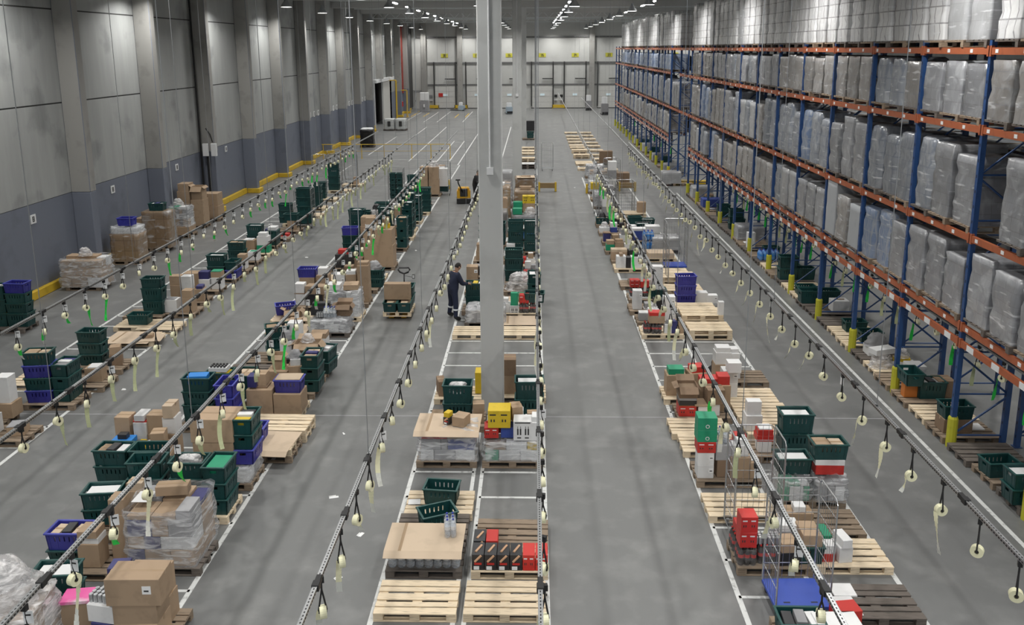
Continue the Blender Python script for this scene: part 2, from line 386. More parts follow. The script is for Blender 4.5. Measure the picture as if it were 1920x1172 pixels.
# three concrete columns down the middle of the hall
for i, y in enumerate((18.2, 48.0, 78.0)):
    b = MB(); b.box((-.93, y, ZC / 2), (.5, .5, ZC), PCONL)
    col = struct(new('pillar', b.mesh('column', 0.02)))
    if i < 2: b.v = []; b = MB(); b.tube([(-.93, y - .265, 5.62), (-.93, y - .265, ZC)], 0.018, BOARD, 6); b.box((-.93, y - .275, 5.55), (.14, .05, .15), BOARD); new('conduit', b.mesh('conduit'), col)

# ---- back wall: steel columns, rails, dock doors
for i, x in enumerate((-14.95, -10.05, 7.85, 17.3)):
    b = MB(); b.b2(x - .35, x + .35, YB - .5, YB, 0, ZC, PCON); struct(new('trim_2', b.mesh('wall post', .02)))
b = MB()
for z in (9.45, 6.05, 3.1):
    for x0, x1 in ((-16 if z > 9 else -14.5, 26),): b.b2(x0, x1, YB - .12, YB, z, z + .22, mat('rail_grey', (.16, .16, .16), .5, .3))
struct(new('trim_3', b.mesh('rails')))
def segs(b, txt, x, y, z, h, m):
    """seven-stroke numerals facing -Y"""
    W = h * .55; t = h * .16
    S = {'0': 'abcdef', '1': 'bc', '2': 'abged', '3': 'abgcd', '4': 'fgbc', '5': 'afgcd', '6': 'afgedc', '7': 'abc', '8': 'abcdefg', '9': 'abcfgd', 'H': 'fegbc', 'C': 'afed', 'E': 'afged', 'A': 'abcefg', 'B': 'abcdefg'}
    x -= (len(txt) * W * 1.35 - W * .35) / 2
    for ch in txt:
        for s in S.get(ch, ''):
            c = {'a': (.5, 1, 1, 0), 'g': (.5, .5, 1, 0), 'd': (.5, 0, 1, 0), 'f': (0, .75, 0, 1), 'b': (1, .75, 0, 1), 'e': (0, .25, 0, 1), 'c': (1, .25, 0, 1)}[s]
            b.box((x + c[0] * W, y, z + (c[1] - .5) * h), ((W + t if c[2] else t), .012, (h / 2 + t if c[3] else t)), m)
        x += W * 1.35
TRK = mat('door_track_dark', (.035, .035, .035), .5)
SIGNY = mat('sign_yellow', (.55, .52, .06), .5)
for i, x in enumerate((10.15, 5.6, 1.15, -3.35, -7.8, -12.15, 14.6, 19.0)):
    num = str(33 + i) if i < 6 else str(32 - (i - 6))
    d = new('door_%d' % (i + 1), None, loc=(x, YB, 0)); struct(d)
    b = MB(); b.b2(-1.4, 1.4, -.09, 0, .05, 3.1, DOORW)
    for z in (.85, 1.6, 2.35): b.b2(-1.4, 1.4, -.095, -.08, z - .01, z + .01, GREY)
    b.b2(-1.5, 1.5, -.2, 0, -.02, .1, DARKJ)
    new('door_panel', b.mesh('door'), d)
    b = MB()
    for s in (-1, 1): b.b2(s * 1.47 - .08, s * 1.47 + .08, -.22, 0, 0.3, 6.3, TRK)
    b.b2(0, 1.4, -.2, -.1, 3.95, 4.08, TRK)
    new('track', b.mesh('track'), d)
    b = MB(); b.b2(-.3, .3, -.13, -.09, 1.72, 2.0, mat('door_window', (.55, .66, .70), .2, emit=.25)); new('window', b.mesh('win'), d)
    b = MB(); b.box((0, 0, 0), (.95, .03, .52), SIGNY); segs(b, num, 0, -.02, 0, .3, INKM)
    tag(new('number_sign', b.mesh('sign'), loc=(x, YB - .03, 7.15)), 'yellow sign reading %s, %s dock door counted from the wall corner' % (num, ['sixth','fifth','fourth','third','second','first','seventh','eighth'][i]), 'sign')
b = MB(); b.b2(-13.05, -12.45, YB - .14, YB - .09, 1.6, 2.1, RED)
tag(new('warning_sign', b.mesh('s')), 'red square sign beside the window of dock door thirty-eight', 'sign')
for i, x in enumerate((-13.9, -9.95, 3.4)):
    b = MB(); b.b2(x - .9, x + .9, YB - .55, YB - .3, .1, .5, KYEL); b.b2(x - .9, x - .8, YB - .55, YB - .45, 0, .5, KYEL); b.b2(x + .8, x + .9, YB - .55, YB - .45, 0, .5, KYEL)
    tag(new('guard_barrier', b.mesh('g')), ['low yellow guard barrier beside dock door thirty-eight, wall side', 'low yellow guard barrier between dock doors thirty-eight and thirty-seven', 'low yellow guard barrier under the control boxes'][i], 'barrier')
for i, x in enumerate((3.0, 3.75, -14.6, -14.1)):
    b = MB(); b.b2(x - .2, x + .2, YB - .16, YB - .01, 1.5, 1.85, BLK if i < 2 else DSTEEL); b.b2(x - .25, x + .25, YB - .2, YB - .01, 1.1, 1.16, BOARD)
    b.b2(x - .13, x + .13, YB - .12, YB - .01, .8, 1.05, GREY)
    tag(new('control_box', b.mesh('cb')), 'dark control box with white ledge, %s' % ['wall side one between doors thirty-five and thirty-four', 'rack side one between doors thirty-five and thirty-four', 'beside the grey machine by the corner', 'between corner machine and dock door thirty-eight'][i], 'control box')
# corner: white door, pale board, red cladding, sliding door
d = struct(new('door_9', None, loc=(-15.7, YB, 0)))
b = MB(); b.b2(-.65, .65, -.1, 0, 0, 2.3, DOORW); new('door_panel', b.mesh('d', .01), d)
b = MB(); b.b2(-.72, .72, -.14, 0, 2.3, 2.42, GREY); new('door_frame', b.mesh('d'), d)
b = MB(); b.b2(-.55, -.48, -.16, -.1, 1.0, 1.15, BLK); new('door_handle', b.mesh('h'), d)
b = MB(); b.b2(XW + .02, -14.95, YB - .06, YB, 2.5, 7.4, DOORW); struct(new('trim_4', b.mesh('board')))
b = MB(); b.b2(XW, XW + .1, 108.6, 112.6, 2.6, 11, mat('red_cladding', (.30, .045, .035), .6, noise=.3, scale=2)); struct(new('trim_5', b.mesh('red')))
b = MB(); b.b2(XW, XW + .12, 113, 117.6, .3, 11, DARKJ); struct(new('trim_6', b.mesh('dark')))
d = struct(new('door_10', None, loc=(XW, 0, 0)))
b = MB(); b.b2(.05, .2, 93.9, 98.2, 0, DZ, DOORW); new('door_panel', b.mesh('d', .01), d)
b = MB(); b.b2(.0, .35, DY0 - .3, DY1 + .3, DZ, DZ + .35, BOARD); b.b2(0, .12, DY0 - .2, DY0, 0, DZ, BOARD); new('door_frame', b.mesh('d', .01), d)
for i, (x, y, h) in enumerate(((-15.6, 97.5, 4.6), (-15.3, 103.5, 3.2))):
    b = MB(); b.tube([(x, y, 0), (x, y, h)], .09, KYEL, 8); b.tube([(x, y, h), (XW + .05, y, h)], .06, KYEL, 8); b.box((x, y, .02), (.4, .4, .04), KYEL)
    tag(new('guard_post', b.mesh('gp')), ['tall yellow guard post at the sliding door jamb', 'shorter yellow guard post past the sliding door'][i], 'post')
b = MB(); b.box((XW + .35, 104.5, 1.5), (.25, .7, 1.0), RED); b.tube([(XW + .5, 104.5, 1.2), (XW + .5, 104.5, 1.8)], .25, RED, 10)
tag(new('hose_reel', b.mesh('hr', .02)), 'red fire hose reel cabinet on the wall past the sliding door', 'fire hose')
# ---- signs on the left wall
def wsign(y, z, s, txt, i, lab):
    b = MB(); b.box((0, 0, 0), (s, .02, s), BOARD); segs(b, txt, 0, -.014, 0, s * .5, INKM)
    o = new('wall_sign', b.mesh('ws'), loc=(XW + .015, y, z)); o.rotation_euler = (0, 0, math.pi / 2)
    tag(o, lab, 'sign')
for i, (y, z) in enumerate(((27.4, 2.62), (32.9, 2.72), (39.1, 2.75), (45.6, 2.85))):
    wsign(y, z, .3, 'B', i, 'small white letter sign on blue wall foot, %s wall bay from camera' % ordn(i + 1))
for bay, y0 in enumerate((61.6, 67.9, 74.1, 80.2)):
    for k in range(4): wsign(y0 + .55 + k * 1.25, 3.3, .42, str((bay * 4 + k) % 9 + 1), k, '%s plate of four numbered plates, %s plated wall bay from camera' % (ordn(k + 1), ordn(bay + 1)))
# electrical boxes and dark cable on the third pilaster
x, y = XW + .62, 41.7
for k in range(2):
    b = MB(); b.box((x + .2 - .42 * k, 41.95 - .2, 3.25), (.26, .16, .62), BOARD); tag(new('electric_box', b.mesh('eb', .01)), 'pale electric box on the cabled pilaster, %s side' % ('aisle', 'wall')[k], 'electric box')
b = MB(); b.tube([(XW + .1, 41.9, 0.3), (XW + .1, 41.9, ZC)], .05, BLK, 6); b.tube([(x + .1, 41.9, 3.6), (x, 41.9, 4.0), (x - .2, 41.9, 4.3)], .03, BLK, 5); b.tube([(x - .2, 41.9, .3), (x - .2, 41.9, 2.9)], .06, BLK, 6)
tag(new('cable_run', b.mesh('cb')), 'black cable running up the pilaster with the electric boxes', 'cable')

# ================================================================== lamps
LX = (-15.0, -9.0, -3.3, 2.5, 6.9, 13.5, 20.0)
EMIT = mat('lamp_lens', (1, .98, .94), emit=9)
EMIT2 = mat('lamp_tube', (1, .98, .94), emit=24)
def lamp_parts():
    b = MB(); b.lathe([(.05, .55), (.09, .5), (.13, .35), (.30, .12), (.36, 0), (.34, 0), (.1, .1)], DSTEEL, 14); sh = b.mesh('dome', smooth=True)
    b = MB(); b.lathe([(.33, .005), (.33, .02)], EMIT, 16); le = b.mesh('lens')
    b = MB(); b.tube([(0, 0, .55), (0, 0, 1.395)], .012, DSTEEL, 4); st = b.mesh('stem')
    return sh, le, st
SH, LE, ST = lamp_parts()
for i, x in enumerate(LX):
    for j in range(14):
        y = -1 + 9.0 * j + (1.5 if i % 2 else 0)
        y = min(y, 115.8)
        if j == 13 and y < 100: continue
        z = 10.6
        la = bpy.data.lights.new('high_bay_light', 'AREA'); la.shape = 'DISK'; la.size = .6; la.energy = LAMP_W; la.spread = math.radians(142); la.color = (1, .985, .95)
        rows = ['by the concrete wall', 'over the aisle by the wall row', 'over the aisle by the pillar', 'over the rack-side aisle', 'over the rack front', 'beyond the rack', 'by the far side wall'][i]
        r = tag(new('high_bay_lamp', None, loc=(x, y, z)), 'round high bay lamp, %s from camera, %s' % (ordn(j + 1), rows), 'lamp', 'high bay lamps')
        new('lamp_shade', SH, r); new('lens', LE, r); new('stem', ST, r)
        lo = new('light_source', la, r, (0, 0, -.02))
for i, x in enumerate((-9.8, 2.5, 8.4, 15)):
    for j in range(9):
        y = 62 + 6.2 * j
        b = cached('strip', lambda: (lambda b: (b.box((0, 0, 0), (.14, 1.5, .07), EMIT2), b.box((0, 0, .07), (.2, 1.6, .08), DSTEEL), b.tube([(0, .5, .1), (0, .5, .745)], .01, DSTEEL, 4), b.mesh('strip'))[-1])(MB()))
        tag(new('strip_lamp', b, loc=(x, y, 11.25)), 'bright strip lamp, %s along the lamp line %s' % (ordn(j + 1), ['above the wall side aisles', 'above the rack-side aisle', 'above the rack front', 'beyond the rack'][i]), 'lamp', 'strip lamps')
# ================================================================== goods builders
def pallet_parts():
    out = {}
    for nm, m in (('new', WOOD), ('old', WOODO), ('dark', WOODD)):
        d = MB()
        for y, wd in ((.0725, .145), (.222, .10), (.40, .145), (.578, .10), (.7275, .145)):
            d.b2(-.6, .6, y - wd / 2, y + wd / 2, .122, .144, m)
        for x in (-.5275, 0, .5275): d.b2(x - .0725, x + .0725, 0.002, .798, .100, .121, m)
        r = MB()
        # a runner: bottom board and three blocks, lying along x
        for y in (0,): r.b2(-.6, .6, -.05, .05, 0, .022, m)
        for x in (-.5275, 0, .5275): r.b2(x - .0725, x + .0725, -.05, .05, .0225, .0995, m)
        out[nm] = (d.mesh('deck', .004), r.mesh('runner', .004))
    return out
PAL = pallet_parts()
def pallet(x, y, z, kind='new', rz=0, root=None, bare=False):
    """x: centre, y: front edge; long side along x"""
    d, r = PAL[kind]
    if root is None: root = new('pallet', None, loc=(x, y, z), rz=rz)
    new('deck', d, root)
    for k, yy in enumerate((.055, .40, .745)):
        if bare and k: continue
        new('runner', r, root, (0, yy, 0))
    return root

def blob(wx, wy, h, m, layers=8, amp=.015, seed=1, rnd=.08, taper=0.0, dome=.02, n=9, top=True, sag=0):
    rr = random.Random(seed); vs = []; fs = []
    # perimeter of a rounded rectangle
    per = []
    for (sx, sy, a0) in ((1, -1, -90), (1, 1, 0), (-1, 1, 90), (-1, -1, 180)):
        cx_, cy_ = sx * (wx / 2 - rnd), sy * (wy / 2 - rnd)
        for k in range(3):
            a = math.radians(a0 + 45 * k); per.append((cx_ + rnd * math.cos(a), cy_ + rnd * math.sin(a)))
        nx, ny = {(1, -1): (1, 1), (1, 1): (-1, 1), (-1, 1): (-1, -1), (-1, -1): (1, -1)}[(sx, sy)]
        ex, ey = nx * (wx / 2 - rnd), ny * (wy / 2 - rnd)
        a = math.radians(a0 + 90); p1 = (ex + rnd * math.cos(a), ey + rnd * math.sin(a)); p0 = per[-1]
        for k in range(1, n // 2): t = k / (n // 2); per.append((p0[0] + (p1[0] - p0[0]) * t, p0[1] + (p1[1] - p0[1]) * t))
    N = len(per)
    for i in range(layers + 1):
        z = h * i / layers; f = 1 - taper * i / layers; la = rr.uniform(-amp, amp) * .7
        for k, (x, y) in enumerate(per):
            g = f * (1 + (la + rr.uniform(-amp, amp)) / max(.2, min(wx, wy) / 2))
            zz = z + (rr.uniform(-1, 1) * sag if i == layers else 0)
            vs.append((x * g, y * g, zz))
    for i in range(layers):
        for k in range(N): l = (k + 1) % N; fs.append((i * N + k, i * N + l, (i + 1) * N + l, (i + 1) * N + k))
    if top:
        o = len(vs)
        for k in range(N): x, y, z = vs[layers * N + k]; vs.append((x * .86, y * .86, z + dome))
        for k in range(N): l = (k + 1) % N; fs.append((layers * N + k, layers * N + l, o + l, o + k))
        o2 = len(vs)
        for k in range(N): x, y, z = vs[o + k]; vs.append((x * .45, y * .45, z + rr.uniform(-amp, amp)))
        for k in range(N): l = (k + 1) % N; fs.append((o + k, o + l, o2 + l, o2 + k))
        vs.append((0, 0, h + dome)); c = len(vs) - 1
        for k in range(N): fs.append((o2 + k, o2 + (k + 1) % N, c))
    b = MB(); b.add(vs, fs, m); return b.mesh('load', smooth=True)

LM = {
 'grey': load_mat('film_wrapped_grey_goods', (.215, .22, .235), (.255, .26, .275), colw=.28, rowh=.24),
 'tan': load_mat('film_wrapped_cartons', (.25, .235, .225), (.22, .21, .20), colw=.4, rowh=.3),
 'blue': load_mat('film_wrapped_blue_bottles', (.14, .20, .33), (.22, .28, .40), colw=.09, rowh=.33, mortar=.016, line=(.30, .33, .38)),
 'bott': load_mat('film_wrapped_bottles', (.21, .225, .25), (.26, .275, .30), colw=.1, rowh=.3, mortar=.018, line=(.17, .19, .23)),
 'white': load_mat('film_wrapped_white_cartons', (.36, .365, .375), (.33, .335, .345), colw=.39, rowh=.36, line=(.3, .3, .31)),
 'plain': mat('plain_white_cover', (.36, .375, .395), .55, noise=.08, scale=2),
 'top': load_mat('film_wrapped_pale_goods', (.58, .58, .59), (.70, .70, .70), colw=.26, rowh=.35, mortar=.02, line=(.27, .26, .27)),
 'brown': load_mat('film_wrapped_brown_goods', (.26, .18, .11), (.30, .21, .13), colw=.4, rowh=.4, line=(.15, .1, .07)),
 'dark': load_mat('dark_film_goods', (.10, .095, .09), (.13, .12, .115), colw=.3, rowh=.3, line=(.05, .05, .05)),
}
LDESC = {'grey': 'grey wrapped load', 'tan': 'brownish wrapped carton load', 'blue': 'blue bottle load', 'bott': 'wrapped bottle load', 'white': 'white wrapped carton load',
         'plain': 'plain white covered load', 'top': 'pale tall wrapped load', 'brown': 'brown wrapped load', 'dark': 'dark wrapped load'}
def load_mesh(k, h, v):
    rnd = .14 if k in ('bott', 'blue') else (.025 if k in ('plain', 'tan', 'grey') else .05)
    return cached(('load', k, round(h, 2), v), lambda: blob(1.14, .77, h, LM[k], layers=max(4, int(h / .16)), amp=.012 if k != 'plain' else .003, seed=hash((k, v)) % 999 if False else (len(k) * 31 + v * 7), rnd=rnd, n=11, taper=.05 if k in ('bott', 'blue') else .02, dome=.05 if k in ('bott', 'blue') else .015))

# ================================================================== pallet racking
XF, DEP = 8.6, 1.05
LEV = (2.6, 4.4, 6.52, 8.0)
def post_mesh(h, m):
    b = MB(); b.b2(-.05, .05, -.045, .045, 0, h, m); b.b2(-.08, .08, -.08, .08, 0, .012, m)
    for k in range(int(h / .3)): b.b2(-.052, -.049, -.012, .012, .3 * k + .2, .3 * k + .26, BLK)
    return b.mesh('post')
def brace_mesh(h, m):
    b = MB(); z = .25; s = 1
    while z + .9 < h:
        a, c = (0, DEP) if s > 0 else (DEP, 0)
        b.tube([(a, 0, z), (c, 0, z + .85)], .022, m, 5); b.tube([(0, 0, z), (DEP, 0, z)], .02, m, 5); z += .9; s = -s
    return b.mesh('brace')
PM, BM_ = post_mesh(8.2, RBLUE), brace_mesh(8.2, RBLUE)
gb = MB(); gb.lathe([(.10, 0), (.10, .62), (.085, .66)], GYEL, 10); GUARD = gb.mesh('guard', smooth=False)
def beam_mesh(L, striped):
    b = MB(); b.b2(-.03, .03, 0.05, L - .05, -.065, .065, RORG)
    for s in (0.05, L - .05): b.b2(-.04, .02, s - .03, s + .03, -.1, .1, RORG)
    if striped:
        for k in range(3):
            y = L * (k + .5) / 3; b.b2(-.036, -.029, y - .13, y + .13, -.06, .06, BOARD)
    else:
        for k in range(3):
            y = L * (k + .5) / 3 + .2; b.b2(-.036, -.029, y - .05, y + .05, -.035, .035, BOARD)
    return b.mesh('beam')
def rack(Ys, x0, lab, tun=None, guards=True, front=True):
    root = new('pallet_rack', None, loc=(x0, 0, 0))
    for y in Ys:
        fr = new('upright_frame', BM_, root, (0, y, 0))
        new('post', PM, fr); new('post', PM, fr, (DEP, 0, 0))
        if guards: new('post_guard', GUARD, fr)
        else: new('post_guard', GUARD, fr, (DEP, 0, 0)) if False else None
    for a, c in zip(Ys, Ys[1:]):
        L = round(c - a, 2)
        for li, z in enumerate(LEV):
            if tun and a >= tun[0] and c <= tun[1] and li < 1: continue
            new('shelf_beam', cached(('beam', L, 0), lambda: beam_mesh(L, 0)), root, (-.03, a, z))
            if front: new('rear_beam', cached(('beam', L, 0), lambda: beam_mesh(L, 0)), root, (DEP + .03, a, z))
        if front and not (tun and a >= tun[0] and c <= tun[1]):
            new('lower_beam', cached(('beam', L, 1), lambda: beam_mesh(L, 1)), root, (-.03, a, 2.26))
    return tag(root, lab, 'rack')
NEARY = [10.95 + 2.8 * k for k in range(14)]          # to 47.35
FARY = [54.4 + 2.8 * k for k in range(14)]             # to 90.8
rack(NEARY + [50.9], XF, 'blue and orange pallet rack, long section closer to the camera', tun=(47.2, 54.5))
rack(FARY, XF, 'blue and orange pallet rack, section beyond the cross aisle')
rack(NEARY, XF + DEP + .3, 'second blue pallet rack standing back to back behind the first', guards=False, front=False)
for z, lab in ((8.0, 'top'), (4.4, 'lower')):
    b = MB(); b.b2(-.03, .03, 0, 3.5, -.065, .065, RORG)
    tag(new('tunnel_beam', b.mesh('tb'), loc=(XF - .03, 50.9, z)), 'orange %s beam bridging the gap between the two rack sections' % lab, 'beam')

def rack_load(x, y, z, k, h, v, label, group):
    r = new('wrapped_load', None, loc=(x, y, z))
    pallet(0, -.4, 0, 'old' if v % 2 else 'dark', root=(pr := new('pallet', None, r, (0, -.4, 0))), bare=True)
    new('wrapped_goods', load_mesh(k, h, v), r, (0, 0, .146))
    tag(r, label, 'pallet load', group); return r
rr = random.Random(31)
TIER = ['lowest', 'second', 'third', 'top']
def fill(Ys, sec, gaps=0.04, x=XF + .53):
    n = 0
    for bi, a in enumerate(Ys[:-1]):
        for li, z in enumerate(LEV):
            base = rr.choice({0: ['tan', 'grey', 'tan', 'grey', 'bott'], 1: ['bott', 'bott', 'grey', 'tan'], 2: ['grey', 'grey', 'grey', 'tan'], 3: ['top']}[li])
            for s in range(3):
                k = base if rr.random() < .75 else rr.choice({0: ['tan', 'plain', 'blue', 'white'], 1: ['blue', 'bott', 'white', 'bott'], 2: ['grey', 'bott'], 3: ['top', 'top', 'white']}[li])
                h = {0: (1.12, 1.22, 1.32), 1: (1.35, 1.5, 1.6), 2: (1.02, 1.06, 1.1), 3: (1.95, 2.1, 2.15)}[li][rr.randrange(3)]
                if sec == 'far' and li == 2: k, h = 'blue' , .9
                if sec == 'near' and li == 0 and bi == 4 and s == 2: k, h = 'plain', 1.5
                if sec == 'near' and li == 0 and bi == 3 and s == 1: k, h = 'blue', 1.3
                if rr.random() < gaps and li < 3: continue
                if sec == 'near' and li == 2 and bi > 10: k = 'dark'
                v = rr.randrange(3)
                lab = '%s, %s slot, %s bay from camera, %s tier, %s rack' % (LDESC[k], ('first', 'middle', 'last')[s], ordn(bi + 1), TIER[li], 'closer' if sec == 'near' else 'farther')
                rack_load(x + rr.uniform(-.03, .03), a + .5 + .9 * s + rr.uniform(-.02, .02), z + .068, k, h, v, lab, 'wrapped loads on the rack shelves'); n += 1
    return n
n1 = fill(NEARY, 'near'); n2 = fill(FARY[:12], 'far', .06)
for s in range(3):
    for li in (1, 3):
        rack_load(XF + .53, 51.5 + .92 * s, LEV[li] + .068, 'grey' if li < 3 else 'top', 1.4 if li < 3 else 1.8, s, 'wrapped load bridging the two rack sections, %s slot, %s tier' % (ORD[s + 1], TIER[li]), 'wrapped loads over the cross aisle')
print('loads', n1, n2)
# the loads on the rack behind show only as dim blocks in the gaps: one mass
b = MB(); rb = random.Random(5)
for a in NEARY[:-1] :
    for li, z in enumerate(LEV):
        for s in range(3):
            if rb.random() < .15: continue
            h = (1.3, 1.55, 1.1, 2.0)[li]; yy = a + .5 + .9 * s
            b.b2(10.0, 11.05, yy - .4, yy + .4, z + .07, z + .19, WOODO); b.b2(10.02, 11.03, yy - .38, yy + .38, z + .2, z + h, LM[('tan', 'bott', 'grey', 'top')[li]])
for a in FARY[:-1]:
    for li, z in enumerate(LEV):
        b.b2(9.95, 11.05, a + .1, a + 2.7, z + .1, z + (1.3, 1.55, 1.0, 1.9)[li], LM[('tan', 'bott', 'blue', 'top')[li]])
o = new('wrapped_load', b.mesh('mass', .02)); tag(o, 'dim mass of wrapped loads on the rack standing behind', 'pallet load'); o['kind'] = 'stuff'

# ================================================================== overhead rails and label-roll hangers
def rail_mesh(L, m=STEEL):
    b = MB(); b.b2(-.022, .022, 0, L, -.02, .03, m)
    b.b2(-.026, -.022, 0, L, .022, .034, m); b.b2(.022, .026, 0, L, .022, .034, m)
    y = .05
    while y < min(L, 20):
        b.b2(-.007, .007, y, y + .028, .0295, .031, BLK); b.b2(.0215, .0265, y, y + .028, -.006, .01, BLK); b.b2(-.0265, -.0215, y, y + .028, -.006, .01, BLK); y += .055
    return b.mesh('rail')
cb_ = MB(); cb_.b2(-.04, .04, -.05, .05, -.035, .045, BLK); cb_.b2(-.03, .03, .04, .16, -.03, .04, BLK); CLAMP = cb_.mesh('clamp', .004)
def hanger_meshes():
    d = {}
    b = MB(); b.b2(-.03, .03, -.025, .025, -.07, .0, BLK); d['clip'] = b.mesh('clip')
    for nm, l in (('s', .32), ('l', .42)):
        b = MB()
        b.tube([(0, 0, -.05), (0, 0, -.16)], .012, BLK, 5)
        b.tube([(0, 0, -.16), (-.045, 0, -l), (-.02, 0, -l - .03)], .011, BLK, 5); b.tube([(0, 0, -.16), (.045, 0, -l), (.02, 0, -l - .03)], .011, BLK, 5)
        b.tube([(-.048, 0, -l - .02), (.048, 0, -l - .02)], .016, BLK, 6)
        d['strap' + nm] = b.mesh('strap')
    b = MB(); N = 20; w_ = .038
    prof = [(.026, -w_), (.077, -w_), (.077, w_), (.026, w_)]; vs = []; fs = []
    for k in range(N):
        a = 2 * math.pi * k / N
        for r_, t in prof: vs.append((t, r_ * math.cos(a), r_ * math.sin(a)))
    for k in range(N):
        for q in range(4): fs.append((k * 4 + q, k * 4 + (q + 1) % 4, ((k + 1) % N) * 4 + (q + 1) % 4, ((k + 1) % N) * 4 + q))
    b.add(vs, fs, CREAM); d['roll'] = b.mesh('roll')
    d['rolls'] = d['roll']
    for mi_, (mn, ms) in enumerate((('g', (GRN, GRN)), ('gw', (GRN, WTAPE)), ('y', (YTAIL, YTAIL)), ('w', (CREAM, WTAPE)))):
        for v, (L, cu) in enumerate(((.32, .10), (.48, .05), (.62, .16), (.22, .06))):
            b = MB(); n = 9; pts = []
            for i in range(n + 1):
                t = i / n; pts.append((-.02 - .3 * cu * math.sin(t * 2.6), .080 + cu * t * t * (1 if v != 2 else -.6), -.02 - L * t))
            hw = .036
            for i in range(n):
                p, q = pts[i], pts[i + 1]
                tw = .35 * math.sin(i * .6 + v)
                a = [(p[0] - hw, p[1] - tw * hw, p[2]), (p[0] + hw, p[1] + tw * hw, p[2]), (q[0] + hw, q[1] + tw * hw, q[2]), (q[0] - hw, q[1] - tw * hw, q[2])]
                c = [(x, y + .0015, z) for x, y, z in a]
                b.add(a + c, [(0, 1, 2, 3), (7, 6, 5, 4), (0, 3, 7, 4), (1, 5, 6, 2)], ms[0] if i < n * .6 else ms[1])
            d['tail' + mn + str(v)] = b.mesh('tail')
    b = MB(); b.box((0, 0, -.13), (.10, .006, .15), BOARD); b.box((0, -.004, -.10), (.06, .002, .02), INKM); d['card'] = b.mesh('card')
    return d
HM = hanger_meshes()
RAILN = {1: 'wall row rail', 2: 'middle row wall-side rail', 3: 'middle row truck-side rail', 4: 'pillar row truck-side rail', 5: 'pillar row rack-side rail', 6: 'rack row pillar-side rail', 7: 'rack row rack-side rail', 8: 'under-shelf rail'}
RAILS = {1: (-10.95, 2.4, 11.0, 60, 'g', .8), 2: (-7.95, 2.4, 8, 57, 'y', .75), 3: (-5.38, 2.4, 7, 60, 'gg', .8), 4: (-2.36, 2.4, 7, 48, 'n', .35), 5: (.07, 2.4, 7, 100, 'n', .15), 6: (3.12, 2.4, 7, 112, 'gy', .6), 7: (5.52, 2.4, 7, 100, 'w', .55), 8: (9.12, 2.12, 12.5, 47, 'gr', .9), 9: (9.12, 2.12, 56, 90, 'gr', .9)}
NH = {1: 42, 2: 42, 3: 36, 4: 34, 5: 32, 6: 36, 7: 44, 8: 28, 9: 6}
rh = random.Random(12)
HSTEP = .95
for ri, (x, z, y0, y1, tl, pt) in RAILS.items():
    rn = RAILN.get(ri, 'far under-shelf rail')
    if ri < 8:
        r = tag(new('overhead_rail', cached(('rail', y1 - y0), lambda: rail_mesh(y1 - y0)), loc=(x, y0, z)), 'perforated steel strut rail: %s' % rn, 'rail')
        k = 0
        yy = y0 + 1.2
        while yy < min(y1, 50): new('clamp', CLAMP, r, (0, yy - y0, 0)); yy += 2.85 / 2 if ri in (2, 3, 4) else 1.9
        yy = {1: 16.4, 2: 13, 3: 12.4, 4: 11.2, 5: 14, 6: 12, 7: 13}[ri]; k = 0
        while yy < min(y1, 70):
            xx = x + (.0)
            b = cached('wire', lambda: (lambda b: (b.tube([(0, 0, 0), (0, 0, ZC - 2.4 - .1)], .007, DSTEEL, 4), b.box((0, 0, 0.02), (.03, .03, .05), BLK), b.mesh('wire'))[-1])(MB()))
            k += 1
            tag(new('suspension_wire', b, loc=(xx, yy, z)), 'thin wire, %s from camera, holding the %s' % (ordn(k), rn), 'wire', 'suspension wires')
            yy += 6.0
    else:
        b = MB(); b.b2(-.02, .02, 0, y1 - y0, -.02, .02, DSTEEL)
        tag(new('overhead_rail', b.mesh('r'), loc=(x, y0, z)), 'thin steel bar hung as the %s' % rn, 'rail')
    y = y0 + .5 if ri in (8, 9) else {1: 12.2, 7: 8.8, 4: 8.4, 3: 7.9}.get(ri, 8.3)
    for k in range(NH[ri]):
        if ri == 9 and k: y += 4.2
        yy = y + rh.uniform(-.05, .05)
        if ri == 5: side = .05
        else: side = 0
        h = new('label_roll_hanger', None, loc=(x + side, yy, z - .022), rz=rh.uniform(-.5, .5) if ri not in (7,) else rh.uniform(.9, 1.9))
        new('clip', HM['clip'], h)
        s = 's' if rh.random() < .4 else 'l'; L = .32 if s == 's' else .42
        new('strap', HM['strap' + s], h)
        new('roll', HM['roll'], h, (0, 0, -L - .02))
        tc_ = None; desc = 'no loose tail'
        if rh.random() < pt:
            tc_ = {'g': rh.choice(['g', 'gw', 'g']), 'gg': rh.choice(['g', 'gw', 'w', 'y']), 'y': 'y', 'n': 'w', 'w': 'w', 'gy': rh.choice(['g', 'y', 'w']), 'gr': rh.choice(['g', 'g', 'y'])}[tl]
            v = rh.randrange(4) if tl != 'gr' else 1
            if tl == 'y' and k < 10: v = rh.choice([1, 2])
            new('tape_tail', HM['tail' + tc_ + str(v)], h, (0, 0, -L - .02))
            desc = {'g': 'green tail', 'gw': 'green and white tail', 'y': 'pale yellow tail', 'w': 'cream tail'}[tc_]
        if ri in (1, 3, 8, 9) or rh.random() < .15: new('card', HM['card'], h, (.03, 0, -.02), rz=.2)
        tag(h, 'label roll with %s, %s from camera on %s' % (desc, ordn(k + 1), rn), 'label roll', 'label rolls on hangers')
        if ri != 9: y += HSTEP
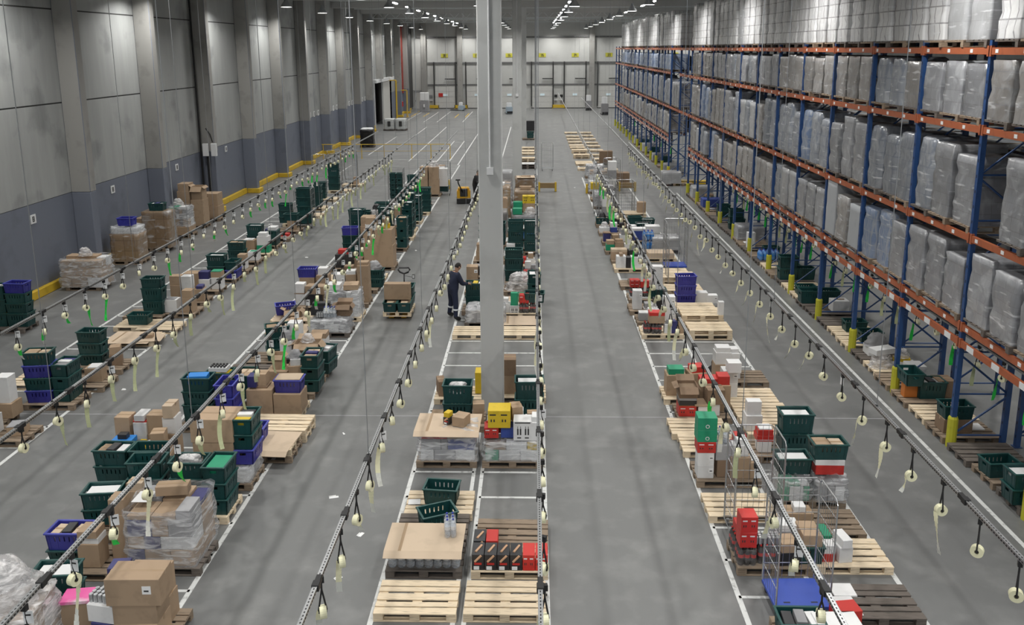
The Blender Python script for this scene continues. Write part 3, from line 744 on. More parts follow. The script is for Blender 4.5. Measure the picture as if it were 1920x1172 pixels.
# ================================================================== cartons, crates, bottles
CM = {'k': CARD, 'K': CARDD, 'l': CARDL, 'w': WHITE, 'r': RED, 'n': GREENC, 'y': YEL, 'b': BLUEC, 'B': BLUEB, 'v': NAVY, 'd': BLACK, 'g': GREY, 'p': PINK, 'o': ORANGEC}
CN = {'k': 'brown carton', 'K': 'dark brown carton', 'l': 'light brown carton', 'w': 'white carton', 'r': 'red carton', 'n': 'green carton', 'y': 'yellow carton', 'b': 'blue carton', 'B': 'bright blue carton',
      'v': 'navy carton', 'd': 'black carton', 'g': 'grey carton', 'p': 'pink foil carton', 'o': 'orange carton'}
def box_mesh(w, d, h, m):
    def f():
        b = MB(); b.b2(-w / 2, w / 2, -d / 2, d / 2, 0, h, m); return b.mesh('box', .005)
    return cached(('box', w, d, h, m.name), f)
def tape_mesh(w, d, h):
    def f():
        b = MB(); b.b2(-w / 2 - .001, w / 2 + .001, -.024, .024, h - .0005, h + .0015, TAPE)
        for s in (-1, 1): b.b2(s * w / 2 - .0015, s * w / 2 + .0015, -.024, .024, h - .06, h, TAPE)
        b.b2(-w / 2, w / 2, -.0015, .0015, h + .001, h + .0018, INS)
        return b.mesh('tape')
    return cached(('tape', w, d, h), f)
def label_mesh(w, d, h):
    def f():
        s = min(.12, w * .3); b = MB(); b.b2(w * .18, w * .18 + s, -d / 2 - .002, -d / 2, h * .45, h * .45 + s, PAPER); b.b2(w * .18 + s * .2, w * .18 + s * .75, -d / 2 - .003, -d / 2 - .002, h * .45 + s * .3, h * .45 + s * .5, INKM)
        return b.mesh('label')
    return cached(('label', w, d, h), f)
def print_mesh(w, d, h, c):
    """printing on the front: panels and strokes"""
    def f():
        b = MB(); y = -d / 2; ink = {'w': INKM, 'r': BOARD, 'n': BOARD, 'y': INKM, 'd': BOARD, 'b': BOARD, 'k': INKM}.get(c, BOARD)
        if c == 'd':                                   # bottle pictures with red lettering
            b.tube([(-w * .25, y - .002, h * .55), (w * .28, y - .002, h * .95)], .018, mat('bottle_picture', (.55, .33, .2), .5), 6); b.b2(-w * .3, w * .3, y - .003, y, h * .35, h * .48, RED); b.b2(-w * .35, w * .1, y - .003, y, h * .04, h * .26, BOARD)
            b.tube([(-w * .2, -d * .3, h + .002), (w * .25, d * .25, h + .002)], .02, MATS['bottle_picture'], 6)
        elif c == 'w':
            b.b2(-w * .42, w * .42, y - .002, y, h * .9, h * .96, ink)
            for k in (-.3, -.15, .12, .27): b.b2(w * k, w * (k + .08), y - .002, y, h * .3, h * .62, ink); b.b2(w * (k + .025), w * (k + .055), y - .002, y, h * .62, h * .75, ink)
            for k in (-.3, .12): b.b2(w * k, w * (k + .22), y - .002, y, h * .12, h * .18, ink)
        elif c == 'n':
            b.lathe([(h * .16, 0), (h * .16, .002)], ink, 12, (0, y - .002, h * .3), axis='Y'); b.lathe([(h * .10, 0), (h * .10, .004)], GREENC, 12, (0, y - .005, h * .3), axis='Y')
        else:
            for k in range(2):
                x = (-.28 + .5 * k) * w; b.b2(x - w * .14, x + w * .14, y - .002, y, h * .72, h * .8, ink); b.b2(x - w * .1, x - w * .04, y - .002, y, h * .35, h * .5, INKM if c != 'k' else ink); b.b2(x + w * .03, x + w * .09, y - .002, y, h * .35, h * .5, INKM if c != 'k' else ink)
        return b.mesh('print')
    return cached(('print', w, d, h, c), f)
def open_mesh(w, d, h, m):
    def f():
        b = MB(); t = .006; b.b2(-w / 2, w / 2, -d / 2, d / 2, 0, t, m)
        b.b2(-w / 2, w / 2, -d / 2, -d / 2 + t, t, h, m); b.b2(-w / 2, w / 2, d / 2 - t, d / 2, t, h, m)
        b.b2(-w / 2, -w / 2 + t, -d / 2 + t, d / 2 - t, t, h, m); b.b2(w / 2 - t, w / 2, -d / 2 + t, d / 2 - t, t, h, m)
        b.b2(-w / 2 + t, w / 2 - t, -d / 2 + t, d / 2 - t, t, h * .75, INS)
        return b.mesh('open box', .002)
    return cached(('open', w, d, h, m.name), f)
def flap_mesh(w, L, m, ang):
    def f():
        b = MB(); X = Matrix.Rotation(ang, 3, 'X'); b.box(X @ Vector((0, -L / 2, 0)), (w, L, .005), m, X=X); return b.mesh('flap')
    return cached(('flap', w, L, m.name, ang), f)
def crate_mesh(L, W, H, m):
    def f():
        b = MB(); t = .016; n = 5
        def wall(axis, s):
            ln_ = L if axis == 'x' else W; oth = (W if axis == 'x' else L) / 2 - t / 2
            def seg(a0, a1, z0, z1, th=t):
                if axis == 'x': b.b2(a0, a1, s * oth - th / 2, s * oth + th / 2, z0, z1, m)
                else: b.b2(s * oth - th / 2, s * oth + th / 2, a0, a1, z0, z1, m)
            seg(-ln_ / 2, ln_ / 2, 0, H * .52); seg(-ln_ / 2, ln_ / 2, H * .82, H)
            if axis == 'x':
                sl = .022; gaps = [(-.16 + .08 * k) for k in range(n)]
                xs = [-ln_ / 2] + [v for g in gaps for v in (g - sl / 2, g + sl / 2)] + [ln_ / 2]
                for a0, a1 in zip(xs[::2], xs[1::2]): seg(a0, a1, H * .52, H * .82)
            else:
                seg(-ln_ / 2, -.06, H * .52, H * .82); seg(.06, ln_ / 2, H * .52, H * .82); seg(-.06, .06, H * .52, H * .62)
            for k in (-.42, -.21, .21, .42):
                c = k * ln_
                if axis == 'x': b.b2(c - .008, c + .008, s * (W / 2) - .004, s * (W / 2) + .006, 0.02, H * .84, m)
                else: b.b2(s * (L / 2) - .004, s * (L / 2) + .006, c - .008, c + .008, 0.02, H * .84, m)
        for s in (-1, 1): wall('x', s); wall('y', s)
        b.b2(-L / 2 + t, L / 2 - t, -W / 2 + t, W / 2 - t, 0, .012, m)
        b.v = [(x * (.92 + .08 * z / H), y * (.90 + .10 * z / H), z) for x, y, z in b.v]
        return b.mesh('crate')
    return cached(('crate', L, W, H, m.name), f)
def rim_mesh(L, W, H, m):
    def f():
        b = MB(); e = .018
        for s in (-1, 1):
            b.b2(-L / 2 - e, L / 2 + e, s * W / 2 - e, s * W / 2 + e, H - .012, H + .012, m); b.b2(s * L / 2 - e, s * L / 2 + e, -W / 2 + e, W / 2 - e, H - .012, H + .012, m)
        return b.mesh('rim', .003)
    return cached(('rim', L, W, H, m.name), f)
def bottle_mesh(r, h, m, capm):
    def f():
        b = MB(); b.lathe([(r * .9, 0), (r, .02), (r, h * .28), (r * .93, h * .33), (r, h * .38), (r, h * .66), (r * .45, h * .86), (r * .3, h * .9), (r * .3, h * .95)], m, 10)
        return b.mesh('bottle', smooth=True)
    return cached(('bottle', r, h, m.name), f)
def cap_mesh(r, h, m):
    def f():
        b = MB(); b.lathe([(r * .36, h * .93), (r * .36, h)], m, 8); return b.mesh('cap')
    return cached(('cap', r, h, m.name), f)
def band_mesh(r, h, m):
    def f():
        b = MB(); b.lathe([(r * 1.01, h * .42), (r * 1.01, h * .6)], m, 10); return b.mesh('band')
    return cached(('band', r, h, m.name), f)
CAPB = mat('blue_cap', (.03, .05, .35), .4)
RC = random.Random(99)

def carton(x, y, z, c, w, d, h, rz=0, opt=''):
    m = CM[c]
    if 'O' in opt:
        o = new('open_carton', open_mesh(w, d, h, m), None, (x, y, z), rz); nm = 'open ' + CN[c]
        for k, (W_, Ln, px, py, rr_) in enumerate(((w, d * .45, 0, -d / 2, 0), (w, d * .45, 0, d / 2, math.pi), (d * .95, w * .3, w / 2, 0, math.pi / 2), (d * .95, w * .3, -w / 2, 0, -math.pi / 2))):
            a = (.7, -.5, .9, .3)[(k + int(w * 100)) % 4]
            new('flap', flap_mesh(round(W_, 2), round(Ln, 2), m, a), o, (px, py, h), rr_)
        return o, nm, 'carton', h
    o = new('carton', box_mesh(w, d, h, m), None, (x, y, z), rz)
    if c in 'kKl' and 'N' not in opt and h > .04: new('tape', tape_mesh(w, d, h), o)
    if 'L' in opt: new('label', label_mesh(w, d, h), o)
    if 'P' in opt: new('print', print_mesh(w, d, h, c), o)
    return o, CN[c], 'carton', h
FILLN = 0
def crate(x, y, z, kind, rz, opt):
    L, W, H = {'G': (.6, .4, .29), 'L': (.62, .42, .40), 'C': (.6, .4, .29), 'g': (.6, .4, .18), 'S': (.42, .32, .26)}[kind]
    m, rm, nm = (BCR, BRIM, 'blue') if kind == 'C' else (GCR, GRIM, 'green')
    o = new('plastic_crate', crate_mesh(L, W, H, m), None, (x, y, z), rz); new('rim', rim_mesh(L, W, H, rm), o)
    nm = {'G': 'dark green crate', 'L': 'deep green crate', 'C': 'blue crate', 'g': 'shallow green crate', 'S': 'small green crate'}[kind]
    extra = []
    def inner(kind2, cc, w, d, h, ux, uy, zz, r2=0):
        q = Matrix.Rotation(rz, 3, 'Z') @ Vector((ux, uy, 0))
        e = carton(x + q.x, y + q.y, z + zz, cc, w, d, h, rz + r2, '')[0]; extra.append((e, kind2, 'carton'))
    if 'w' in opt: inner('stack of white paper', 'w', .5, .3, H - .05, 0, 0, .013)
    if 'k' in opt: inner('brown carton', 'k', .26, .3, H - .02, -.13, 0, .013); inner('light carton', 'l', .22, .3, H - .04, .14, 0, .013)
    if 'g' in opt: inner('green sheet', 'n', .5, .32, H - .04, 0, 0, .013)
    if 'b' in opt: inner('bright blue packet', 'B', .42, .26, H + .02, 0, 0, .013, .1)
    if 'm' in opt:
        for k in range(3): inner('packet', RC.choice('wgwlkvdwy'), .14, .28, H - .03 + .03 * (k % 2), -.17 + .17 * k, 0, .013, RC.uniform(-.08, .08))
    if 's' in opt:
        o2 = new('plastic_bag', cached('bagc', lambda: blob(.46, .28, .16, FILMW, 5, .03, 4, .1, .3, .03)), None, (x, y, z + H * .5), rz); extra.append((o2, 'crumpled clear plastic', 'plastic'))
    return o, nm, 'crate', H + .0135, extra
def bottles(x, y, z, nx, ny, kind, rz):
    r, h, m, cap, nm = {'P': (.045, .31, CLEAR, CAPB, 'clear water bottle pack'), 'Q': (.069, .32, CLEAR, CAPB, 'large clear bottle tray'), 'J': (.075, .38, BLUEJ, CAPB, 'row of blue water bottles'), 'D': (.047, .31, COLA, RED, 'cola bottle pack')}[kind]
    root = new('bottle_pack', None, None, (x, y, z), rz)
    for i in range(nx):
        for j in range(ny):
            if kind == 'Q' and 0 < i < nx - 1 and 0 < j < ny - 1: continue
            p = new('bottle', bottle_mesh(r, h, m, cap), root, ((i - (nx - 1) / 2) * r * 2.06, (j - (ny - 1) / 2) * r * 2.06, 0))
            new('cap', cap_mesh(r, h, cap), p); new('band', band_mesh(r, h, {'P': BOARD, 'Q': BOARD, 'J': BLUEB, 'D': RED}[kind]), p)
    if kind != 'J': new('stretch_wrap', cached(('bw', nx, ny, kind), lambda: blob(nx * r * 2.06 + .02, ny * r * 2.06 + .02, h * .86, FILMB, 4, .004, 3, .05, .05, .0)), root)
    return root, nm, 'bottles', h
def wrapped(x, y, z, h, rz, seed, pal='kkwwgrvk', w=1.16, d=.76, taper=.04, cloudy=False):
    r_ = random.Random(seed); root = new('wrapped_load', None, None, (x, y, z), rz)
    zz = 0.0
    while zz < h - .1:
        lh = min(h - zz, r_.choice((.22, .28, .33)));
        if h - zz - lh < .1: lh = h - zz
        xs = [-.5, *sorted(r_.sample([-.25, -.12, .0, .14, .27], 2)), .5]
        f = 1 - taper * zz / h
        for a, c in zip(xs, xs[1:]):
            ww, dd = round((c - a) * (w - .08) * f - .01, 2), round((d - .08) / 2 * f, 2)
            for yy in (-(d - .08) / 4 * f, (d - .08) / 4 * f):
                hh = round(lh - .006 - (r_.choice((0, .05, .09)) if zz + lh >= h - .01 else 0), 3)
                cc = r_.choice(pal); e = new('carton', box_mesh(ww, dd, hh, CM[cc]), root, ((a + c) / 2 * (w - .08) * f, yy, zz))
        zz += lh
    new('stretch_wrap', cached(('sw', w, d, round(h, 2), cloudy, seed % 3), lambda: blob(w + .02, d + .02, h + .02, FILMW if cloudy else FILM, max(6, int(h / .09)), .02, seed % 3 + 5, .07, taper, .0, top=h < .8 or cloudy, sag=.03, n=11)), root, (0, 0, -.01))
    return root, ('cloudy' if cloudy else 'film') + ' wrapped mixed load', 'wrapped load', h

COUNT = {}
ROW = {'A': 'pillar row truck side', 'B': 'pillar row rack side', 'C': 'rack row pillar side', 'D': 'rack row rack side', 'E': 'middle row wall side', 'F': 'middle row truck side',
       'G': 'wall row outer file', 'H': 'wall row inner file', 'W': 'line along concrete wall', 'R': 'line under the racks'}
LANES['W'] = -15.6; LANES['R'] = 9.1
UPL = ['bottom', 'second', 'third', 'fourth', 'fifth', 'sixth', 'seventh']
PCOL = {'new': 'pale new wooden pallet', 'old': 'weathered brown pallet', 'dark': 'dark grey old pallet'}
PAPERN = 0
def S(lane, Y, cols=(), kind='new', dx=0, rz=0, n=1, z=0, nolabelpos=False):
    """one pallet place: the pallet (or n stacked) and the columns of goods standing on it"""
    COUNT[lane] = COUNT.get(lane, 0) + 1
    place = '%s pallet from camera, %s' % (ordn(COUNT[lane]), ROW[lane])
    X = LANES[lane] + dx; q = Matrix.Rotation(math.radians(rz), 3, 'Z')
    top = z
    if kind:
        for i in range(n):
            kk = kind if i % 2 == 0 or kind == 'dark' else 'new'
            jig = q @ Vector((0, 0, 0)); o = pallet(X + (0 if i == 0 else RC.uniform(-.02, .02)), Y, top, kk, math.radians(rz) + (0 if i == 0 else RC.uniform(-.02, .02)))
            lab = PCOL[kk] + (', %s of stack' % UPL[i] if n > 1 else '') + ', ' + place
            tag(o, lab, 'pallet', 'wooden pallets on the floor'); top += .1445
    items = []
    for ci, col in enumerate(cols):
        u, v, r, spec = col[:4]; z0 = top + .001 + (col[4] if len(col) > 4 else 0)
        p = q @ Vector((u - .6, v, 0)); x, y = X + p.x, Y + p.y; rr_ = math.radians(r + rz)
        for li, sp in enumerate(spec.split()):
            a, _, opt = sp.partition(':'); k = a[0]; jr = rr_ + (RC.uniform(-.03, .03) if li else 0)
            if k in 'GLSC' or (k == 'g' and len(a) == 1):
                o, nm, cat, h, ex = crate(x, y, z0, k, jr, opt)
                for e in ex: items.append((e[0], e[1], e[2], ci, li))
            elif k in 'PQJD' and len(a) > 1:
                nx, ny = map(int, a[1:].split('.')); o, nm, cat, h = bottles(x, y, z0, nx, ny, k, jr)
            elif k == 'W':
                prt = a[1:].split('.'); hh = int(prt[0]) / 100
                w_, d_ = (int(prt[1]) / 100, int(prt[2]) / 100) if len(prt) > 2 else (1.16, .76)
                o, nm, cat, h = wrapped(x, y, z0, hh, jr, int(Y * 7) + ci, opt.replace('C', '') or 'kkwwggvk', w_, d_, cloudy='C' in opt); h += .015
            elif k == 'T':                        # wrapped uniform goods: T<height>:material
                hh = int(a[1:]) / 100; kk = opt or 'tan'
                o = new('wrapped_load', load_mesh(kk, hh, COUNT[lane] % 3), None, (x, y, z0), jr); nm, cat, h = LDESC[kk], 'wrapped load', hh + .02
            elif k == 'f':
                w_, d_ = [int(t) / 100 for t in a[1:].split('.')]
                def fm():
                    b = MB(); b.b2(-w_ / 2, w_ / 2, -d_ / 2 + .0, d_ / 2, 0, .008, CARDL); X_ = Matrix.Rotation(.5 if 'F' in opt else .03, 3, 'X')
                    b.box((0, -d_ / 2 - .06 * math.cos(.5), .004 - (.03 if 'F' in opt else 0)), (w_, .13, .008), CARDL, X=X_)
                    b.b2(-w_ * .32, -w_ * .28, -d_ / 2, d_ / 2, .008, .0095, TAPE)
                    return b.mesh('sheet')
                o = new('cardboard_sheet', cached(('sheet', w_, d_, opt), fm), None, (x, y, z0), jr); nm, cat, h = 'flat cardboard sheet', 'cardboard', .011
            elif a == 'jer':
                def jm():
                    b = MB(); b.b2(-.15, .15, -.11, .11, 0, .30, YEL); b.b2(-.11, .11, -.08, .08, .30, .33, YEL); return b.mesh('jerry', .03, seg=2)
                def hm():
                    b = MB(); b.tube([(-.08, 0, .33), (-.06, 0, .385), (.04, 0, .385), (.06, 0, .33)], .014, YEL, 6); b.lathe([(.028, .33), (.028, .37)], BOARD, 8, (.1, 0, 0)); return b.mesh('jh')
                o = new('jerry_can', cached('jer', jm), None, (x, y, z0), jr); new('handle', cached('jerh', hm), o); nm, cat, h = 'yellow jerry can', 'jerry can', .38
            elif a.startswith('bag'):
                s = int(a[3:]) / 100 if len(a) > 3 else .4; mm = {'w': FILMW, 'b': BLUEB, 'd': BLACK, 'g': GREY}[opt[0] if opt else 'w']
                hb = s * .45
                o = new('plastic_bag', cached(('bag', s, mm.name, ci % 2), lambda: blob(s, s * .75, hb, mm, 6, .07 * s, 3 + ci % 2, s * .3, .45, .04)), None, (x, y, z0), jr); nm, cat, h = {'w': 'crumpled clear plastic', 'b': 'bright blue bag', 'd': 'black plastic bag', 'g': 'grey bag'}[opt[0] if opt else 'w'], 'plastic', hb + .03
            elif a == 'can':
                def cm2():
                    b = MB()
                    for i in range(6):
                        for j in range(3): b.lathe([(.031, 0), (.033, .01), (.033, .11), (.027, .12)], STEEL, 8, ((i - 2.5) * .068, (j - 1) * .068, 0))
                    return b.mesh('cans', smooth=False)
                o = new('can_tray', cached('cans', cm2), None, (x, y, z0), jr); nm, cat, h = 'tray of silver cans', 'cans', .125
            elif a == 'cup':
                def cm3():
                    b = MB(); b.b2(-.21, .21, -.14, .14, 0, .10, BOARD)
                    for i in range(5):
                        for j in range(3): b.lathe([(.03, .10), (.033, .13), (.028, .135)], BLK if (i + j) % 1 == 0 else BOARD, 8, ((i - 2) * .078, (j - 1) * .085, 0))
                    return b.mesh('lids')
                o = new('jar_tray', cached('cups', cm3), None, (x, y, z0), jr); nm, cat, h = 'black-lidded jar tray', 'jars', .14
            else:
                w_, d_, hh = [int(t) / 100 for t in a[1:].split('.')]
                o, nm, cat, h = carton(x, y, z0, k, w_, d_, hh, jr, opt)
            items.append((o, nm, cat, ci, li)); z0 += h
    cnt = {}
    for it in items: cnt[it[1]] = cnt.get(it[1], 0) + 1
    seen = {}
    for o, nm, cat, ci, li in items:
        if cnt[nm] == 1: lab = '%s on %s' % (nm, place)
        else:
            key = (nm, ci, li); seen[key] = seen.get(key, 0) + 1
            lab = '%s, %s up, %s stack, %s' % (nm, UPL[li] if li < 7 else 'top', ordn(ci + 1), place)
            if seen[key] > 1: lab = '%s %s, %s up, %s stack, %s' % (ordn(seen[key]), nm, UPL[li], ordn(ci + 1), place)
        lab = lab.replace('bottom up', 'bottom')
        if len(lab.split()) > 16: lab = lab.replace(' from camera', '')
        if len(lab.split()) > 16: lab = lab.replace(' stack,', ' pile,').replace(' up,', ',')
        tag(o, lab, cat, nm.split(',')[0] + 's on the floor pallets')
    return X, Y
# ================================================================== what stands in the rows (near to far)
rg = random.Random(4)
# ---- pillar row, truck side
S('A', 9.72, kind='old'); S('A', 10.83)
S('A', 11.86, [(.6, .42, 0, 'Q8.5 f122.80:F'), (.98, .5, 8, 'P2.3', .345)], 'dark')
S('A', 12.74, [(.68, .42, 24, 'G')], 'dark')
S('A', 13.53, [(.63, .47, -6, 'G'), (.14, .38, 4, 'w22.18.1')], dx=.04)
S('A', 15.45, [(.62, .4, 0, 'W62:kgwrb f128.84:F'), (.62, .35, -25, 'd14.18.14:P y12.16.10', .66), (.88, .3, -22, 'k26.30.20', .655)], 'old')
S('A', 17.05, [(.6, .45, 0, 'L L:s'), (.16, .3, 0, 'k25.25.20'), (1.06, .25, 5, 'k22.20.25 k25.22.20')], 'old', dx=.06)
S('A', 18.5, [(.14, .35, 15, 'K18.40.36'), (1.05, .5, 0, 'y22.36.52')], 'new')
S('A', 23.02)
S('A', 24.1, [(.62, .4, 1, 'W42:gwg')], 'dark', dx=.26)
S('A', 25.25, [(.42, .42, 2, 'L L:m'), (.98, .4, 0, 'k40.40.50')], 'old', dx=.08)
S('A', 27.4, [(.25, .4, 0, 'k38.38.42 k38.38.38:L'), (.7, .35, 8, 'k34.36.38 k36.36.30 w38.36.24')], 'old')
S('A', 29.3, [(.35, .4, 4, 'd40.40.32 g36.34.2'), (.85, .4, 0, 'k40.40.35')], 'old')
S('A', 31.6, [(.3, .4, 0, 'k40.40.35 k36.36.25'), (.8, .4, 6, 'G G')], 'old')
S('A', 34.2, [(.35, .4, 0, 'G G G G'), (.95, .4, 90, 'G G G')], 'old')
S('A', 36.4, [(.6, .4, 0, 'T100:tan'), (.6, .4, 4, 'k40.30.3 w30.30.2', 1.02)], 'old')
S('A', 38.6, [(.8, .4, 0, 'k60.50.60 k60.50.55 k50.40.3')], 'old')
S('A', 40.8, [(.6, .4, 0, 'T140:brown w60.50.12')], 'old')
S('A', 43.2, [(.6, .4, 0, 'W125:kkkgw')], 'old')
S('A', 45.3, [(.6, .4, 0, 'T150:white')], 'old')
# ---- pillar row, rack side
S('B', 9.72, kind='new', dx=.1); S('B', 10.84, dx=.0)
S('B', 11.86, [(.11 + .198 * k, .2, 0, ('d' if k < 4 else 'r') + '19.34.27:P') for k in range(6)] + [(.11, .58, 0, 'd19.34.27:P'), (.31, .58, 0, 'r19.34.27:P')], dx=.04)
S('B', 12.58, kind='old', dx=.05, rz=-1)
S('B', 15.45, [(.6, .4, 0, 'W40:wgkwyn'), (.24, .4, 0, 'r34.5.25:P', .43), (.18, .28, 2, 'r28.30.22:P', .435), (.52, .3, 0, 'b30.30.22', .435), (.34, .3, 0, 'y44.40.36:P', .665), (.8, .2, 0, 'w36.34.40:P', .435), (1.07, .2, 0, 'w20.34.38 w18.26.10', .435), (.66, .56, 14, 'k22.30.30', .665)], 'old')
B_ = S('B', 16.55, [(.3, .4, 0, 'k34.34.30'), (.72, .35, 0, 'w30.30.26 w16.20.22'), (1.0, .35, 5, 'w30.30.30 k24.20.12')], 'old')
S('B', 17.42, [(.86, .3, 0, 'g54.36.15 L L:w')], None, dx=.06)
S('B', 18.6, [(.3, .4, 3, 'k40.40.45 K40.40.40')], 'new', dx=.1)
S('B', 23.02)
S('B', 24.0, [(.6, .4, 1, 'f118.78')])
S('B', 25.0, [(.16, .25, 0, 'w28.30.28 w16.20.16'), (.42, .2, 0, 'w28.28.22:P n22.16.40'), (.72, .25, 0, 'D3.4 r30.26.24:P'), (1.04, .3, 0, 'D3.4 G')], 'new')
S('B', 26.05, [(.5, .4, 1, 'f110.78'), (.7, .3, 0, 'n36.26.24', .02), (1.03, .5, 90, 'G G G:w')], 'old')
S('B', 27.4, [(.6, .4, 0, 'bag110:w')], 'old')
S('B', 28.5, [(.32, .4, 0, 'L L G'), (.78, .3, 0, 'r24.24.38:P'), (1.04, .3, 0, 'k32.40.32')], 'old')
S('B', 29.7, [(.32, .4, 0, 'L G:m'), (.8, .3, 0, 'd40.30.14 w22.20.26'), (1.06, .3, 0, 'k24.24.12 g28.22.16')], 'old')
S('B', 30.9, [(.22, .4, 0, 'w30.30.30 n34.26.20:P'), (.58, .4, 0, 'w22.22.2 r30.30.22'), (.9, .3, 4, 'w30.20.22 k20.20.20 w18.18.1'), (1.1, .4, 0, 'k18.3.3 w20.20.3')], 'new')
S('B', 33.0, [(.3, .4, 0, 'L L L'), (.93, .4, 0, 'L L L:w'), (.1, .1, 0, 'w34.28.34')], 'old')
S('B', 35.2, [(.72, .4, 0, 'J5.2'), (.18, .4, 0, 'w30.30.32')], 'new')
S('B', 37.5, [(.6, .4, 0, 'f116.78 w100.70.2')], 'new')
S('B', 39.0, [(.62, .4, 0, 'T30:grey'), (.25, .4, 0, 'n44.36.28', .32), (.85, .4, 0, 'bag60:w', .32)], 'old')
S('B', 40.3, [(.25, .4, 0, 'K44.40.40 n44.36.28'), (.8, .4, 0, 'k60.50.62 y66.40.36:P')], 'old')
S('B', 42.0, [(.6, .4, 0, 'T100:brown k50.40.10 k60.30.4')], 'old')
S('B', 44.2, [(.6, .4, 3, 'T130:brown f100.70 k50.20.4')], 'old')
for y in (58, 61.5): S('B', y, [(.6, .4, 0, 'w110.70.6')] if y < 60 else [], 'dark' if y < 60 else 'new', n=2)
for y in (65.5, 67.2, 69.4): S('B', y)
S('B', 76.7, [(.7, .4, 0, 'G:w G:w')], 'old'); S('B', 84, [(.6, .4, 0, 'd110.70.95')], 'dark'); 
# ---- rack row, pillar side
S('C', 10.08, [(.3, .4, 0, 'G:m'), (.78, .3, 3, 'w60.40.30'), (1.0, .62, 8, 'r36.26.30')], 'old', dx=.3)
S('C', 12.02, [(.16, .2, 0, 'D3.3 r26.28.26:P r26.28.26:P'), (.2, .58, 0, 'D4.3 r26.28.14 bag20:g'), (.48, .25, 0, 'D3.3 can'), (.8, .22, 6, 'd36.30.22 k26.30.16'), (.62, .6, 0, 'd24.30.16 w26.22.2'), (1.06, .3, 0, 'G:m'), (.92, .62, 0, 'g34.30.34 w30.26.10')], 'old', dx=.12)
S('C', 13.53, kind='new', dx=-.02)
S('C', 14.75, [(.17, .25, 0, 'w30.30.26:L w30.30.26:L r34.32.22:P n36.32.24:P n36.32.24:P'), (.5, .3, 4, 'K24.30.34 g30.28.30 P2.2'), (.5, .62, 0, 'd36.26.3'), (.82, .28, 0, 'k38.36.42 w30.24.22 w16.16.10'), (1.08, .3, 0, 'k20.40.32 w20.24.2'), (.9, .65, 0, 'r30.20.50 r24.20.16'), (.7, .64, 0, 'D2.2')], 'old')
S('C', 15.95, kind='new', dx=-.05); S('C', 16.75, kind='new', dx=-.15)
S('C', 17.55, [(.22, .25, 0, 'r38.38.24:P o38.38.1 d38.38.12 g38.38.6 K40.40.26:O'), (.55, .2, 0, 'w20.30.26 k38.40.3'), (.82, .25, 4, 'w20.30.28 K38.40.34'), (.3, .62, 5, 'k40.28.6 K36.28.28'), (.75, .6, 0, 'k40.30.60 r40.30.12'), (1.06, .55, 0, 'k30.40.60 r26.30.20')], 'old', dx=.1)
S('C', 18.55, [(.3, .4, 0, 'k45.40.50 n36.30.14'), (.8, .4, 10, 'k44.40.55 r34.30.14')], 'new', dx=-.05)
S('C', 23.1, [(.42, .2, 0, 'D3.3 k44.30.22 r44.30.10'), (.16, .22, 0, 'D2.3'), (.76, .22, 0, 'w24.24.14 w24.24.12 bag18:g'), (.92, .2, 4, 'v16.20.36'), (1.08, .24, 0, 'k22.26.36'), (.1, .5, 0, 'bag16:w')], 'new')
S('C', 24.2, [(.22, .3, 0, 'g30.30.22 w30.26.2'), (.5, .28, 5, 'w30.30.34:L bag28:w'), (.95, .28, 0, 'w38.34.40:L w34.30.34:L'), (.74, .3, 0, 'd14.24.26')], 'old')
S('C', 25.3, [(.25, .3, 0, 'w28.28.26 w28.28.34:L'), (.6, .3, 0, 'w30.28.3 g26.26.16'), (.95, .35, 0, 'd38.36.30')], 'old', dx=-.1)
S('C', 26.5, [(.2, .3, 0, 'w30.36.6 D3.3 r30.24.12:P r30.24.12:P'), (.52, .3, 0, 'w24.36.5 D3.3 r28.24.22'), (.92, .3, 0, 'G w34.30.28 w34.30.28 w34.30.20:L')], 'old')
S('C', 28.1, [(.6, .4, 0, 'K60.50.10')], 'old', dx=-.1)
S('C', 30.4, [(.25, .3, 0, 'w34.34.44 k12.30.10'), (.52, .3, 0, 'd16.30.40'), (.8, .3, 0, 'w38.34.42 d14.20.10'), (1.08, .3, 0, 'w18.30.4')], 'new', dx=-.1)
S('C', 31.6, [(.3, .4, 0, 'k60.40.30 l60.36.10'), (.85, .4, 5, 'd38.36.36 g20.20.22')], 'old', dx=-.1)
S('C', 33.2, [(.2, .3, 0, 'n34.30.24 k30.30.16'), (.55, .3, 0, 'k34.30.34 k30.20.10'), (.95, .3, 0, 'w38.30.26 w20.20.30')], 'old', dx=-.2)
S('C', 34.8, [(.2, .3, 0, 'v30.30.34 K30.30.4'), (.55, .3, 0, 'k34.30.3 k28.26.24'), (.9, .3, 0, 'w34.30.28 g20.30.22')], 'old', dx=-.2)
S('C', 36.6, [(.25, .3, 0, 'w44.36.22 bag40:w'), (.65, .3, 0, 'b30.30.22 w30.26.20'), (1.0, .3, 0, 'bag40:g d20.20.20')], 'old', dx=-.2)
S('C', 38.4, [(.3, .3, 0, 'G:m bag36:d'), (.9, .3, 0, 'd36.30.26 w26.20.20')], 'old', dx=-.2)
S('C', 43.0, [(.6, .4, 0, 'W70:wgkwg')], 'old', dx=.0); S('C', 45.2, [(.3, .4, 0, 'w40.40.50 y60.40.34'), (.9, .4, 0, 'bag50:w')], 'old')
S('C', 47.6, [(.6, .4, 0, 'W60:wgwgk bag60:w')], 'old'); S('C', 50.5, [(.6, .4, 0, 'W80:wgkwg bag50:w')], 'old', dx=.2)
S('C', 53.5, [(.6, .4, 0, 'W70:wgg')], 'old', dx=.2)
for y, n in ((57, 1), (59.4, 1), (60.3, 1), (63.4, 2), (66.5, 2), (69.5, 1), (71, 1), (73.5, 1), (76, 1), (78.5, 1), (82, 1)): S('C', y, n=n, dx=-.1)
